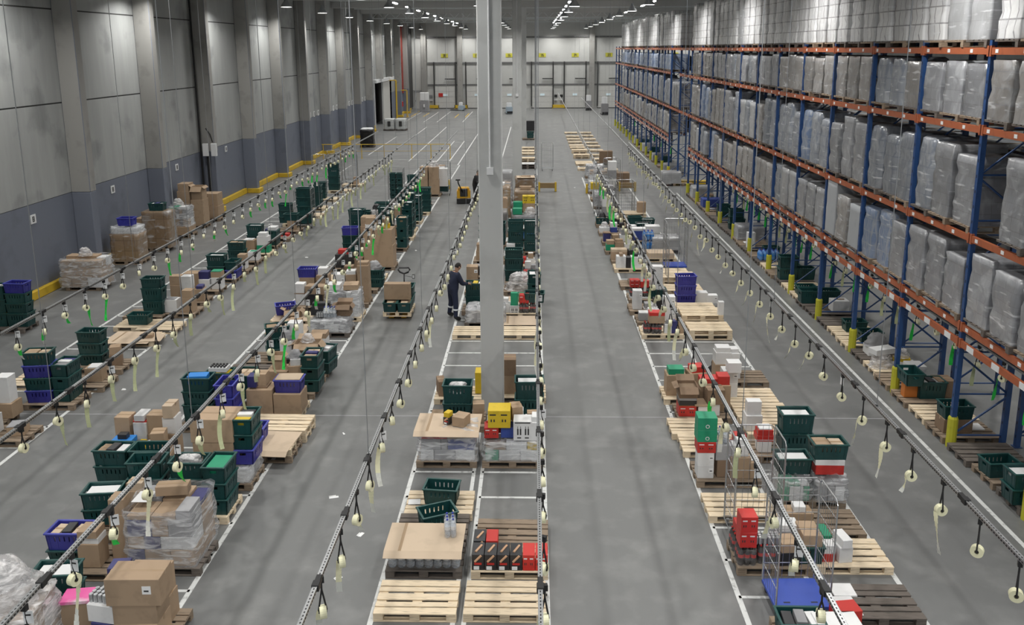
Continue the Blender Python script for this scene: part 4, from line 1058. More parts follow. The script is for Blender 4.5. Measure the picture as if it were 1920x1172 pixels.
# ---- rack row, rack side
S('D', 10.85, [(.14, .25, 4, 'w34.44.2 w30.4.2'), (.22, .62, 0, 'w34.30.3')], 'dark', n=1, dx=-.02)
S('D', 12.08, [(-.06, .3, 0, 'k30.44.48'), (.2, .22, 0, 'r24.20.14 w24.20.14'), (.46, .25, 8, 'w22.30.26 w16.34.14'), (.3, .62, 0, 'n14.36.26')], 'new', dx=.02)
S('D', 13.0, [(.2, .5, 0, 'k44.30.16 w20.20.10')], 'old', dx=-.05)
S('D', 14.05, [(.3, .35, 0, 'W42.56.76:wgnw G:w'), (.92, .35, 0, 'W42.56.76:wgwg r50.40.18 w52.40.10 G:k')], 'old', dx=-.02)
S('D', 15.75, [(.82, .35, 0, 'L L:w'), (.2, .3, 0, 'w26.26.24 r34.28.12 r30.26.12 w26.24.3'), (.8, .66, 0, 'k38.14.50')], 'old', dx=.02)
S('D', 16.75, [(.15, .3, 0, 'w34.30.34 w30.20.30')], 'new', dx=.1)
S('D', 17.6, kind='new', dx=.08); 
S('D', 18.45, [(.12, .4, 0, 'w34.34.34 w34.34.30:L'), (.14, .1, 0, 'w30.28.24', .7)], 'new', dx=.02)
S('D', 19.6, [(.1, .3, 0, 'k40.38.40 w38.34.30 w34.30.12'), (.36, .4, 6, 'w34.40.38 w30.34.26 w26.24.10'), (.2, .7, 0, 'bag70:d')], 'old', dx=.1)
S('D', 23.05, n=2, dx=.0)
S('D', 23.98, [(1.12, .1, 0, 'w16.16.40')], n=3, dx=-.06)
S('D', 24.95, n=2, dx=-.05)
S('D', 25.9, [(.36, .35, 3, 'C C C'), (.84, .4, 0, 'w44.30.34'), (1.2, .35, 0, 'w34.24.26:L')], n=1, dx=.05)
S('D', 27.1, n=2, dx=-.05); S('D', 28.2, n=3, dx=-.08); S('D', 29.2, n=2, dx=-.1)
S('D', 32.0, [(.6, .4, 0, 'l100.70.20')], n=1, dx=-.1)
S('D', 33.4, [(.9, .4, 0, 'T50:white'), (.2, .3, 0, 'J3.2 J3.2')], 'old', dx=.0)
S('D', 35.0, [(.3, .4, 0, 'b40.40.40 w60.40.10'), (.9, .4, 0, 'G w60.44.30')], 'old', dx=-.3)
S('D', 36.5, [(.3, .4, 0, 'w40.36.30'), (.8, .4, 4, 'L:w d60.3.4')], 'old', dx=-.4)
S('D', 38.0, [(.5, .4, 0, 'L'), (1.1, .4, 0, 'G:w')], 'old', dx=-.3)
S('D', 39.6, [(1.0, .4, 0, 'k40.34.50')], n=3, dx=-.3)
S('D', 50, [(.6, .4, 0, 'K90.70.70')], 'old', dx=.2)
for y, n in ((53.4, 1), (55.5, 2), (62, 1), (64.5, 1), (67.5, 1), (70.5, 1), (73, 1), (76, 1), (79, 1), (82, 1)): S('D', y, n=n, dx=-.1)
S('D', 60, [(.6, .4, 0, 'K90.60.80')], 'old', dx=.1)
# ---- middle row, truck side
S('F', 10.1, [(.75, .22, 0, 'k60.42.32 k60.42.28 k74.44.40:L'), (.28, .2, -10, 'v30.34.30 w40.30.26 can'), (.3, .6, 5, 'w40.34.55 v26.26.30'), (.72, .62, 0, 'k60.30.40 k56.30.40')], 'old', dx=.32)
S('F', 11.86, [(.58, .52, 0, 'W95.112.100:kkvkwkgg'), (.62, .6, 8, 'k50.22.16', .965), (.2, .45, 0, 'w26.34.1', .965)], 'dark', dx=.05, n=1)
S('F', 13.35, [(1.0, .35, 90, 'G G G:g'), (.45, .42, 0, 'k50.40.30 G G:s'), (-.3, .4, 4, 'G G G')], 'new', dx=-.05)
S('F', 14.5, [(.6, .4, 0, 'W32:ggw'), (.5, .38, 0, 'k76.60.46 k80.62.46', .335), (1.04, .4, 90, 'C G G:m', .335)], 'old')
S('F', 15.6, [(.55, .4, -4, 'f126.90:F'), (.25, .5, 0, 'C', .01)], 'old', dx=.45, n=2)
S('F', 16.5, n=2, dx=.5)
S('F', 17.6, [(.28, .3, 0, 'k58.54.56 K32.34.4 k26.28.28'), (.12, .2, 0, 'v20.26.26', .6), (.9, .3, 0, 'k62.54.46 C:k l56.38.2'), (.86, .72, 90, 'y20.10.50')], 'new', dx=.1)
S('F', 18.75, [(.3, .4, 0, 'k50.50.50 k26.26.36:O'), (.7, .4, 10, 'k34.34.60 w24.28.16 bag34:g'), (1.1, .4, 90, 'G G G:m')], 'old', dx=.1)
S('F', 19.8, [(.2, .4, 0, 'd50.44.40 w30.30.44 bag40:g'), (.72, .4, 0, 'k60.50.45 k60.40.34:O bag36:w'), (1.12, .5, 80, 'G G:m')], 'old', dx=.1)
S('F', 20.9, [(.3, .4, 0, 'd50.40.50 w34.30.45'), (.9, .5, 0, 'w44.34.50 k44.34.14')], 'old', dx=-.1)
S('F', 23.15, [(.6, .4, 0, 'W36:ggwg'), (.4, .35, 4, 'can', .39), (.3, .55, 6, 'd60.24.26 d50.22.10', .39), (.6, .3, 0, 'P4.2', .39), (.95, .55, 0, 'K44.36.32:O', .39)], 'dark')
S('F', 24.6, [(.62, .42, 0, 'W78.108.76:wwgw'), (.35, .4, 0, 'w40.40.16', .80), (.86, .4, 6, 'k44.44.16', .80)], 'new', dx=.05)
S('F', 26.0, [(.25, .4, 0, 'k40.40.50 w36.36.40:L'), (.62, .4, 5, 'k36.36.55 k34.34.34 w30.30.12'), (1.02, .4, 0, 'k36.44.60 k36.44.60 k34.30.10')], 'old')
S('F', 27.6, [(.2, .4, 0, 'd44.40.45 K30.30.30'), (.6, .4, 0, 'y30.30.3 k36.36.60 k20.20.24'), (1.05, .5, 0, 'G G bag50:g')], 'old')
S('F', 29.0, [(1.05, .3, 0, 'w26.20.12 d24.18.8')], 'new')
S('F', 30.7, [(.6, .4, 0, 'k110.72.80 k106.70.60'), (.3, .35, 5, 'w40.30.16 k36.30.24', 1.41), (.85, .4, 0, 'y30.20.16 k24.24.24', 1.41)], 'old', dx=.1)
S('F', 32.2, [(.3, .4, 0, 'k60.60.60 k56.56.60 k50.50.36'), (.75, .4, 0, 'k60.50.6 k50.40.60')], 'old', dx=-.3)
S('F', 33.7, [(.35, .4, 0, 'L L L L:w'), (1.0, .4, 90, 'L L L:k')], 'old', dx=.1)
S('F', 35.7, [(.35, .4, 0, 'k50.40.50 w30.30.24'), (.95, .4, 90, 'G G G G G:w')], 'new', dx=.1)
S('F', 37.2, [(.3, .4, 0, 'k50.40.60 k40.40.40 w30.30.14'), (.93, .4, 90, 'L L L L:m')], 'new')
S('F', 39.2, [(.35, .4, 0, 'G G G G G'), (.98, .4, 90, 'G G G G:w')], 'new')
S('F', 41.4, [(.35, .4, 0, 'k50.50.50'), (.95, .4, 0, 'G G G G:w')], 'new', dx=.1)
S('F', 43.5, [(.3, .4, 0, 'G G G G:g G'), (.9, .4, 0, 'bag60:w')], 'old', dx=-.1)
S('F', 46.8, [(.25, .4, 0, 'k44.60.90 k44.60.60'), (.8, .4, 0, 'k56.60.80 k52.60.70 bag60:w')], 'old', dx=.1)
S('F', 49.5, [(.6, .4, 0, 'W120:kwwgk')], 'old', dx=.1)
# ---- middle row, wall side
S('E', 9.55, [(.55, .42, 6, 'W76.120.86:kwwC bag110:w')], 'old', dx=.12)
S('E', 10.55, [(.5, .4, 6, 'G G:w'), (1.02, .0, 8, 'k40.30.40 p42.32.5')], 'old', dx=.38)
S('E', 11.7, [(.3, .5, 0, 'g C:m'), (.75, .3, 0, 'k34.30.40 w34.26.10 k30.30.12'), (1.12, .55, 4, 'k26.30.40 k26.30.36 k24.28.26')], 'old', dx=.1)
S('E', 12.75, [(.35, .45, 5, 'K40.34.3 G G:w'), (.95, .45, 0, 'k30.30.34 k30.30.30 l26.24.14'), (.12, .0, 0, 'k24.22.22:L')], 'old', dx=.1)
S('E', 13.7, [(.4, .5, 0, 'K50.36.30 G G:m'), (1.05, .5, 0, 'G G G')], 'old', dx=-.22)
S('E', 15.1, [(.3, .2, 0, 'g60.30.12 P5.2 B40.28.10 d18.14.10'), (.16, .6, 0, 'k32.32.44 k30.30.40'), (.52, .6, 0, 'w26.36.48 w26.36.26 r28.30.3 w20.34.12'), (.82, .62, 0, 'k34.34.48 k34.30.40'), (1.0, .2, 8, 'k46.36.24 w40.34.5 k40.30.14 k26.28.26'), (.72, .16, 0, 'k14.20.3 jer', .1), (1.1, .6, 0, 'k22.36.50 w26.30.34 l20.36.26')], 'old', dx=-.5)
S('E', 16.95, [(.36, .4, 0, 'L G G:b'), (1.0, .4, 90, 'C C C')], 'old', dx=.15)
S('E', 18.3, [(.36, .4, 0, 'C G:m cup'), (.98, .35, 90, 'G G:k'), (1.15, .1, 0, 'w20.24.4')], 'old', dx=.1)
S('E', 19.5, kind='dark', n=2, dx=.2)
S('E', 20.8, [(.9, .35, 20, 'G G G:k'), (1.1, .7, 0, 'd40.20.30')], 'old', dx=.2)
S('E', 23.15, [(.75, .5, -6, 'f96.60 k36.34.24')], 'new', dx=.1)
S('E', 24.3, [(.6, .4, 4, 'f110.80 k46.36.22:O'), (.3, .65, 20, 'C', .02)], 'new', dx=-.1)
S('E', 25.6, [(.35, .4, 0, 'w30.34.36 K34.34.3 w30.30.30'), (.85, .4, -8, 'd50.40.36 k60.36.26'), (1.15, .4, 0, 'K26.30.36')], 'old', dx=.05)
S('E', 27.0, [(.35, .5, 0, 'k50.40.50 C'), (.9, .4, 0, 'k40.40.60 w30.30.24')], 'old', dx=-.1)
S('E', 28.8, kind='new', dx=.2)
S('E', 30.4, [(.55, .4, 0, 'd60.50.50 r40.30.16'), (1.1, .4, 0, 'K30.34.34')], 'old', dx=.2)
S('E', 31.8, [(.5, .4, 6, 'G G G C')], 'old', dx=.2)
S('E', 33.2, [(.5, .4, 0, 'L L L L:s')], 'old', dx=.2)
S('E', 35.0, [(.4, .4, 0, 'L L L'), (.95, .45, 0, 'k50.50.90 bag80:w bag40:d')], 'old', dx=.2)
S('E', 37.2, [(.7, .4, 0, 'G G G G')], 'old', dx=.3)
# ---- wall row
S('H', 14.3, [(.3, .4, 0, 'g40.40.40 g30.30.2'), (.9, .4, 0, 'w30.30.30')], 'old', dx=.0)
S('G', 15.4, [(.4, .4, 0, 'G G')], 'old', dx=.1)
S('H', 16.2, [(.3, .4, 0, 'w36.34.40 K26.24.16'), (.9, .4, 12, 'k34.34.20 g34.34.2')], 'old', dx=-.05)
S('G', 16.9, [(.5, .35, 0, 'L L G:g'), (1.1, .6, 0, 'k40.40.34 w30.30.60')], 'old', dx=.05)
S('H', 18.05, [(.35, .30, 6, 'C G C G:k'), (.86, .45, 90, 'G G G:m')], 'old', dx=.05)
S('H', 19.1, [(.8, .5, 6, 'k40.34.34 w26.30.3')], 'old', dx=.2)
S('G', 19.2, kind='new', dx=0)
S('H', 20.25, [(.3, .45, 0, 'G G G'), (.9, .4, 20, 'K30.30.30 k26.26.20')], 'old', dx=.1)
S('H', 22.35, [(.45, .4, 0, 'f130.90'), (.95, .3, 10, 'f80.50 k24.20.10', .02)], 'new', dx=.0)
S('G', 23.6, kind='new', dx=.5); 
S('H', 23.4, [(-.1, .6, 0, 'G')], 'new', dx=.2)
S('G', 24.6, [(.85, .45, 0, 'L L G')], 'old', dx=.3)
S('H', 24.9, [(.4, .3, 0, 'w44.34.40 g30.30.2'), (.95, .3, 0, 'k34.34.46 k30.30.24')], 'old', dx=.15)
S('H', 26.1, [(.2, .4, 0, 'k34.34.50 k36.30.30'), (.6, .3, 0, 'w30.30.44 w32.30.38'), (1.0, .3, 4, 'k30.36.40 v20.30.10')], 'old', dx=0)
S('H', 27.4, [(.2, .4, 0, 'k50.40.56'), (.62, .4, 0, 'w40.34.34 v34.26.26'), (1.05, .4, 0, 'w34.34.40 k36.30.20 n34.30.3')], 'old', dx=0)
S('H', 28.9, [(.45, .4, 0, 'L L:w'), (1.02, .4, 90, 'C G')], 'old', dx=.05)
S('H', 30.1, [(.9, .4, 0, 'w30.30.30 k30.30.24'), (.3, .4, 0, 'P4.2')], 'old', dx=.1)
S('H', 31.4, [(.3, .4, 0, 'L G:k'), (.95, .4, 0, 'w40.36.34 n30.24.1')], 'old', dx=.05)
S('H', 32.7, [(.3, .4, 0, 'k50.40.50 w36.34.3'), (.88, .4, 0, 'n50.36.30 w46.36.36 w34.30.14')], 'new', dx=.1)
S('H', 34.1, [(.2, .4, 0, 'L L:w'), (.95, .4, 90, 'G G w40.34.14')], 'old', dx=.0)
S('H', 35.5, [(.3, .4, 0, 'v40.34.36 w14.14.20'), (.9, .4, 0, 'w40.36.3 r40.30.12')], 'old', dx=.1)
S('H', 37.0, [(.8, .4, 0, 'k34.34.44 G')], 'old', dx=.1)
S('H', 38.6, [(.1, .4, 0, 'G G G'), (.85, .3, 0, 'k30.30.30 d20.20.2')], 'new', dx=.1)
S('H', 40.6, kind='new', dx=.2)
S('H', 42.6, [(.0, .4, 0, 'L L'), (.7, .4, 0, 'L L G')], 'new', dx=-.1)
S('H', 45.2, [(.3, .4, 0, 'G G G:w')], 'new', dx=-.1); S('H', 48.0, [(.3, .4, 0, 'L L L G:m')], 'new', dx=0); S('H', 50.2, [(.8, .3, 0, 'k30.30.24 k24.24.20')], 'new', dx=.3)
# ---- loads parked along the concrete wall
S('W', 23.4, [(.3, .4, 2, 'L L L:s'), (.94, .4, -2, 'L G G C')], 'dark', dx=.1)
S('W', 27.9, [(.35, .4, 0, 'T80:brown k50.60.20 w50.40.12'), (.95, .3, 0, 'b50.60.62 k50.60.36 bag40:w')] and [(.6, .4, 0, 'W100.150.90:kkkkwkkb bag50:w')], 'old', dx=.1)
S('W', 31.5, [(.6, .4, 0, 'T105:brown W26.110.72:wwg C')], 'old', dx=-.1)
S('W', 33.7, [(.25, .5, 0, 'K60.60.90 k60.60.3 k60.60.26'), (.85, .4, 0, 'T150:brown'), (.85, .4, 0, 'G:m', 1.52)], 'old', dx=-.1)
S('W', 36.2, [(.6, .4, 0, 'k110.76.36 W90.110.72:wggkn bag50:w')], 'old', dx=-.05)
S('W', 38.2, [(.3, .4, 0, 'k60.70.80 k58.66.80 k50.60.34'), (.9, .4, 0, 'k56.70.120 k50.60.60:O')], 'old', dx=-.2)
S('W', 39.9, [(.6, .4, 0, 'k110.76.60 k106.70.60')], 'old', dx=-.1)
# ---- under the racks
k = 0; rj = random.Random(77)
spec_r = {1: [(.2, .3, 0, 'G G:w')], 2: [(.3, .4, 5, 'G')], 4: [(.4, .4, 0, 'K60.40.30 G'), (.9, .5, 0, 'w30.30.3')], 6: [(.25, .4, 90, 'o20.30.34 G'), (.7, .4, 0, 'L:m'), (1.05, .5, 0, 'K40.40.40')], 7: [(.8, .4, 0, 'w40.40.40')],
          8: [(.3, .4, 20, 'bag70:w w60.30.14'), (.8, .4, -15, 'w60.30.14 y40.20.10 bag40:w')], 9: [(.5, .4, 0, 'w50.40.24 bag60:g')], 13: [(.9, .4, 0, 'w50.40.34 k30.3.3')], 14: [(.3, .4, 0, 'L'), (.9, .4, 0, 'L')], 15: [(.4, .4, 0, 'G')],
          17: [(.35, .4, 0, 'L L'), (.95, .4, 0, 'L')], 18: [(.8, .4, 0, 'G:m y30.20.5')], 20: [(.5, .4, 0, 'J5.3')], 22: [(.3, .4, 0, 'w30.30.34 w30.30.30')], 24: [(.6, .4, 0, 'T60:grey')], 26: [(.5, .4, 0, 'G G G')], 29: [(.6, .4, 0, 'G G')], 32: [(.6, .4, 0, 'b100.70.40')], 35: [(.6, .4, 0, 'T60:white')], 37: [(.6, .4, 0, 'T50:grey')]}
for y in [a + o_ for a in NEARY[:-1] for o_ in (.1, .99, 1.88)]:
  if y > 12:
    S('R', y, spec_r.get(k, [] if rj.random() < .55 else [(rj.uniform(.3, .9), .4, 0, rj.choice(['G', 'w40.30.3', 'k40.30.30', 'G:m', 'g50.30.4']))]), rj.choice(['old', 'old', 'new', 'dark']), dx=rj.uniform(-.05, .03)); k += 1
S('R', 50.5, [(-.1, .4, 0, 'T70:white'), (.6, .4, 0, 'bag60:w', .0)][:1], 'old', dx=-.2)
for y in (55.5, 58.3, 61.1, 63.9, 66.7, 69.5, 72.3): S('R', y, [(.6, .4, 0, rj.choice(['T60:white', 'k60.50.50', 'G G', 'T50:grey']))], 'old')
# ================================================================== roll cages, trucks, people
def cage(x, y, rz, label, base='blue', h=1.85, goods=False):
    r = new('roll_cage', None, None, (x, y, 0), rz); w_, d_ = .80, .68
    def base_m():
        b = MB(); m = {'blue': mat('blue_cage_base', (.035, .075, .38), .4), 'wire': DSTEEL, 'white': BOARD}[base]
        if base == 'wire':
            for k in range(7): b.tube([(-w_ / 2, -d_ / 2 + k * d_ / 6, .16), (w_ / 2, -d_ / 2 + k * d_ / 6, .16)], .008, m, 5)
            for s in (-1, 1): b.tube([(s * w_ / 2, -d_ / 2, .16), (s * w_ / 2, d_ / 2, .16)], .012, m, 5)
        else:
            b.b2(-w_ / 2, w_ / 2, -d_ / 2, d_ / 2, .14, .19, m)
            for sx in (-.2, .2): b.b2(sx - .05, sx + .05, -.25, -.22, .19, .192, BLK)
        return b.mesh('base', .004)
    new('base', cached(('cb', base), base_m), r)
    def panel(L):
        def f():
            b = MB(); a = L / 2
            b.tube([(-a, 0, .18), (-a, 0, h - .06), (-a + .06, 0, h), (a - .06, 0, h), (a, 0, h - .06), (a, 0, .18)], .013, STEEL, 6)
            for k in range(1, 8): b.tube([(-a + L * k / 8, 0, .18), (-a + L * k / 8, 0, h)], .0035, DSTEEL, 4)
            for k in range(1, 6): b.tube([(-a, 0, .18 + (h - .18) * k / 6), (a, 0, .18 + (h - .18) * k / 6)], .006, STEEL, 4)
            return b.mesh('panel')
        return cached(('cp', L, h), f)
    for s in (-1, 1): new('side_panel', panel(.66), r, (s * .39, 0, 0), math.pi / 2)
    new('back_panel', panel(.78), r, (0, .34, 0))
    def cast():
        b = MB(); b.lathe([(.05, -.014), (.05, .014)], BLK, 10, (0, 0, .05), axis='X'); b.box((0, 0, .115), (.04, .05, .05), DSTEEL); return b.mesh('castor')
    for sx in (-1, 1):
        for sy in (-1, 1): new('castor', cached('cast', cast), r, (sx * .34, sy * .28, 0))
    return tag(r, label, 'roll cage', 'roll cages')
cage(3.87, 11.36, .03, 'roll cage with blue base standing in front of the cola carton pallet')
cage(3.68, 13.175, .0, 'wire roll cage standing behind the cola carton pallet', 'wire')
cage(5.25, 31.0, 0, 'tall empty roll cage with blue base on rack side of rack row')
cage(4.15, 28.3, 0, 'roll cage between white carton stacks and pallet piles', 'wire')
for i, (x, y) in enumerate(((3.5, 40.2), (4.4, 40.6), (3.4, 41.6), (4.5, 49.0))): cage(x, y, .1 * i, 'roll cage of the far cluster in rack row, %s from camera' % ordn(i + 1), 'wire')
for i, (x, y) in enumerate(((-7.4, 45.3), (-5.1, 47.6), (-13.0, 51.0), (-12.1, 51.4), (-11.2, 51.7), (-12.6, 53.2), (-11.6, 53.4))):
    cage(x, y, .05 * i, ['roll cage packed with green crates, far end of middle row', 'roll cage with white goods, far end of middle row'][i] if i < 2 else 'empty wire roll cage, %s of the cluster beyond the wall row' % ordn(i - 1), 'wire')
cage(-10.6, 38.6, 0, 'roll cage holding green crates among the wall row', 'wire')
cage(.9, 57.3, 0, 'lone empty roll cage in the aisle beside the third column', 'wire')
def stack_in(x, y, z, spec, rz, place):
    z0 = z + .001
    for li, k in enumerate(spec):
        if k in 'GLCS': o, nm, cat, h, _ = crate(x, y, z0, k, rz, '')
        else: o, nm, cat, h = carton(x, y, z0, k, .5, .5, .5, rz)
        tag(o, '%s, %s in %s' % (nm, UPL[li], place), cat, nm + 's inside roll cages'); z0 += h
stack_in(-7.57, 45.3, .2, 'SSSSS', math.pi / 2, 'wall side stack of the crate-packed roll cage'); stack_in(-7.22, 45.3, .2, 'SSSSS', math.pi / 2, 'truck side stack of the crate-packed roll cage')
stack_in(-5.1, 47.6, .2, 'Gww', 0, 'the far white-goods roll cage'); stack_in(-10.6, 38.6, .2, 'LLLL', 0, 'the wall row roll cage')
stack_in(3.5, 40.2, .2, 'gwg', 0, 'first far-cluster roll cage'); stack_in(4.5, 49, .2, 'wgw', 0, 'fourth far-cluster roll cage'); stack_in(-12.1, 51.4, .2, 'w', 0, 'the red-tagged empty cage')

# hand pallet truck with its load in the truck aisle
TB = mat('truck_black', (.02, .02, .022), .35)
def pallet_truck(x, y):
    r = new('hand_pallet_truck', None, None, (x, y, 0))
    b = MB()
    for s in (-1, 1): b.b2(s * .19 - .08, s * .19 + .08, -1.05, .1, .028, .095, TRUCKY)
    new('forks', b.mesh('f', .01), r)
    b = MB(); b.b2(-.27, .27, .1, .3, .06, .45, TRUCKY); b.tube([(0, .38, .1), (0, .38, .45)], .06, TB, 8); new('pump_body', b.mesh('p', .01), r)
    b = MB(); b.tube([(0, .4, .42), (0, .5, 1.04)], .024, TB, 8); b.tube([(0, .5, 1.02), (-.13, .5, 1.07), (-.19, .5, 1.15), (-.15, .5, 1.22), (.15, .5, 1.22), (.19, .5, 1.15), (.13, .5, 1.07)], .029, TB, 8, closed=True)
    new('handle', b.mesh('h', smooth=True), r)
    b = MB(); b.lathe([(.1, -.06), (.1, .06)], BLK, 12, (0, .42, .1), axis='X'); new('steer_wheel', b.mesh('w'), r)
    b = MB(); b.b2(-.04, .04, -.01, .02, 0, .14, TB); b.b2(-.03, .03, -.014, -.01, .02, .12, BOARD); new('scanner_holder', b.mesh('s'), r, (.3, .48, .86))
    b = MB(); b.tube([(.02, .49, .95), (.3, .5, .9)], .008, TB, 5); new('bracket', b.mesh('s'), r)
    return tag(r, 'yellow hand pallet truck with black loop handle carrying crates in the aisle', 'pallet truck')
pallet_truck(-4.17, 25.95)
LANES['T'] = -4.17; ROW['T'] = 'load on the hand pallet truck'; PXA = -4.17
o = pallet(PXA, 24.8, .10, 'new'); o.scale = (.72, 1.2, 1); tag(o, 'pale wooden pallet lifted on the hand pallet truck forks', 'pallet')
lab = iter(['dark green crate of cartons, wall side front of the truck load', 'dark green crate of cartons, pillar side front of the truck load'])
for s in (-1, 1):
    oo, nm, cat, h, ex = crate(PXA + s * .215, 25.08, .245, 'G', math.pi / 2, ''); tag(oo, next(lab), cat)
    e = carton(PXA + s * .215, 24.93, .26, 'l', .2, .2, .27)[0]; tag(e, 'light carton inside the %s truck-load crate' % ('wall side' if s < 0 else 'pillar side'), 'carton')
    e = carton(PXA + s * .215 + .02, 25.2, .26, 'k', .3, .22, .26)[0]; tag(e, 'brown carton inside the %s truck-load crate' % ('wall side' if s < 0 else 'pillar side'), 'carton')
for s in (-1, 1):
    for k in range(2): oo = crate(PXA + s * .205, 25.7, .245 + .304 * k, 'G', math.pi / 2, '')[0]; tag(oo, 'dark green crate, %s behind the big carton, %s of truck load' % (UPL[k], 'wall side' if s < 0 else 'pillar side'), 'crate')
e = carton(PXA - .02, 25.2, .56, 'k', .80, .26, .50)[0]; tag(e, 'large brown carton standing on the crates of the pallet truck', 'carton')

# powered pallet truck behind the far worker
def power_truck(x, y, rz):
    r = new('powered_pallet_truck', None, None, (x, y, 0), rz)
    b = MB(); b.b2(-.36, .36, -.3, .25, .08, .72, TRUCKY); b.b2(-.3, .3, -.28, .2, .721, .86, TRUCKY); new('motor_housing', b.mesh('m', .03, seg=2), r)
    b = MB(); b.b2(-.38, .38, -.34, .3, .02, .3, TB); b.b2(-.2, .2, -.345, -.3, .4, .82, TB); new('bumper', b.mesh('m', .02), r)
    b = MB(); b.tube([(-.05, -.3, .6), (-.28, -.55, 1.15), (-.3, -.6, 1.3)], .035, TB, 8); b.tube([(-.42, -.6, 1.34), (-.18, -.6, 1.34)], .04, TB, 8); new('tiller', b.mesh('t', smooth=True), r)
    b = MB()
    for s in (-1, 1): b.b2(s * .2 - .08, s * .2 + .08, .25, 1.5, .04, .12, TRUCKY)
    new('forks', b.mesh('f', .01), r)
    return tag(r, 'yellow and black powered pallet truck near the standing dark-clothed worker', 'pallet truck')
power_truck(-3.75, 44.9, .1)

# ---- people
def person(name, x, y, face, pose, label, top, leg, skin, hairc, bands=True):
    """pose: joint positions in body axes (x forward, y left, z up)"""
    me = bpy.data.meshes.new('skeleton'); J = pose
    names = list(J); idx = {n: i for i, n in enumerate(names)}
    E = [('pelvis', 'waist'), ('waist', 'chest'), ('chest', 'neck'), ('neck', 'head'), ('head', 'crown')]
    for s in 'lr':
        E += [('pelvis', 'hip' + s), ('hip' + s, 'knee' + s), ('knee' + s, 'ankle' + s), ('ankle' + s, 'toe' + s), ('chest', 'shoulder' + s), ('shoulder' + s, 'elbow' + s), ('elbow' + s, 'wrist' + s), ('wrist' + s, 'palm' + s)]
    me.from_pydata([J[n][:3] for n in names], [(idx[a], idx[b]) for a, b in E], [])
    tmp = bpy.data.objects.new('tmp', me); COL.objects.link(tmp)
    sk = tmp.modifiers.new('s', 'SKIN'); me.skin_vertices if me.skin_vertices else None
    if not me.skin_vertices:
        bm = bmesh.new(); bm.from_mesh(me); bm.verts.layers.skin.verify(); bm.to_mesh(me); bm.free()
    for n in names:
        v = me.skin_vertices[0].data[idx[n]]; rr_ = J[n][3]; v.radius = (rr_, J[n][4] if len(J[n]) > 4 else rr_); v.use_root = (n == 'pelvis')
    ss = tmp.modifiers.new('ss', 'SUBSURF'); ss.levels = 2; ss.render_levels = 2
    dg = bpy.context.evaluated_depsgraph_get(); dg.update()
    bodyme = bpy.data.meshes.new_from_object(tmp.evaluated_get(dg)); bpy.data.objects.remove(tmp, do_unlink=True)
    SK = mat('skin_' + name, skin, .5); bodyme.materials.clear(); bodyme.materials.append(SK)
    for p in bodyme.polygons: p.use_smooth = True; p.material_index = 0
    root = new('person', bodyme, None, (x, y, 0), face)
    nz = J['neck'][2]; ws = [Vector(J['wrist' + s][:3]) for s in 'lr']; ps = [Vector(J['palm' + s][:3]) for s in 'lr']
    def shell(nm, cond, m, off):
        bm = bmesh.new(); bm.from_mesh(bodyme)
        kill = [f for f in bm.faces if not cond(f.calc_center_median())]; bmesh.ops.delete(bm, geom=kill, context='FACES')
        bm.normal_update()
        for v in bm.verts: v.co += v.normal * off
        mm = bpy.data.meshes.new(nm); bm.to_mesh(mm); bm.free(); mm.materials.clear(); mm.materials.append(m)
        for p in mm.polygons: p.use_smooth = True
        o = new(nm, mm, root); return o
    def hand(p): return any((p - a).dot(b - a) > 0 and (p - a).length < .14 for a, b in zip(ws, ps))
    pz = J['pelvis'][2]
    shell('jacket', lambda p: pz - .06 < p.z < nz - .01 and not hand(p) and not (p - Vector(J['head'][:3])).length < .10, top, .016)
    shell('trousers', lambda p: .13 < p.z < pz + .02 and not (abs(p.y) > .3 or any((p - a).length < .12 for a in ws + ps)), leg, .013)
    shell('shoes', lambda p: p.z < .14, BLK, .018)
    # head details
    H_ = Vector(J['head'][:3]); C_ = Vector(J['crown'][:3]); upv = (C_ - Vector(J['neck'][:3])).normalized()
    fw = Vector((1, 0, 0)); fw = (fw - fw.dot(upv) * upv).normalized(); sd = upv.cross(fw)
    q = Matrix((fw, sd, upv)).transposed()
    hc = H_ + upv * .03
    b = MB(); vs = []; fs = []; nu, nv = 16, 10
    for i in range(nv + 1):
        ph = math.pi * i / nv * .62
        for k in range(nu):
            a = 2 * math.pi * k / nu; cx_ = math.cos(a)
            lim = ph * (1.0 if cx_ < .3 else .78)
            p = Vector((.103 * math.sin(lim) * cx_ - .006, .084 * math.sin(lim) * math.sin(a), .118 * math.cos(lim) + .012)); vs.append(q @ p + hc)
    for i in range(nv):
        for k in range(nu): l = (k + 1) % nu; fs.append((i * nu + k, i * nu + l, (i + 1) * nu + l, (i + 1) * nu + k))
    b.add(vs, fs, hairc); new('hair', b.mesh('hair', smooth=True), root)
    b = MB()
    hb = [(.0, -.10), (.055, -.09), (.078, -.04), (.084, .02), (.076, .07), (.05, .105), (.0, .118)]
    vs = []; fs = []; n = 14
    for r_, z in hb:
        for k in range(n):
            a = 2 * math.pi * k / n; vs.append(q @ Vector((r_ * 1.14 * math.cos(a) + .006, r_ * math.sin(a) * .93, z)) + hc)
    for i in range(len(hb) - 1):
        for k in range(n): l = (k + 1) % n; fs.append((i * n + k, i * n + l, (i + 1) * n + l, (i + 1) * n + k))
    b.add(vs, fs, SK)
    b.add([q @ Vector(p) + hc for p in ((.092, .0, .02), (.088, -.016, -.028), (.088, .016, -.028), (.118, 0, -.024))], [(0, 1, 3), (0, 3, 2), (1, 2, 3), (0, 2, 1)], SK)
    for s in (-1, 1):
        b.box(q @ Vector((-.005, s * .081, -.005)) + hc, (.035, .016, .055), SK, X=q)
        b.lathe([(.004, -.002), (.011, .0), (.004, .002)], INKM, 8, tuple(q @ Vector((.094, s * .032, .014)) + hc), axis='X')
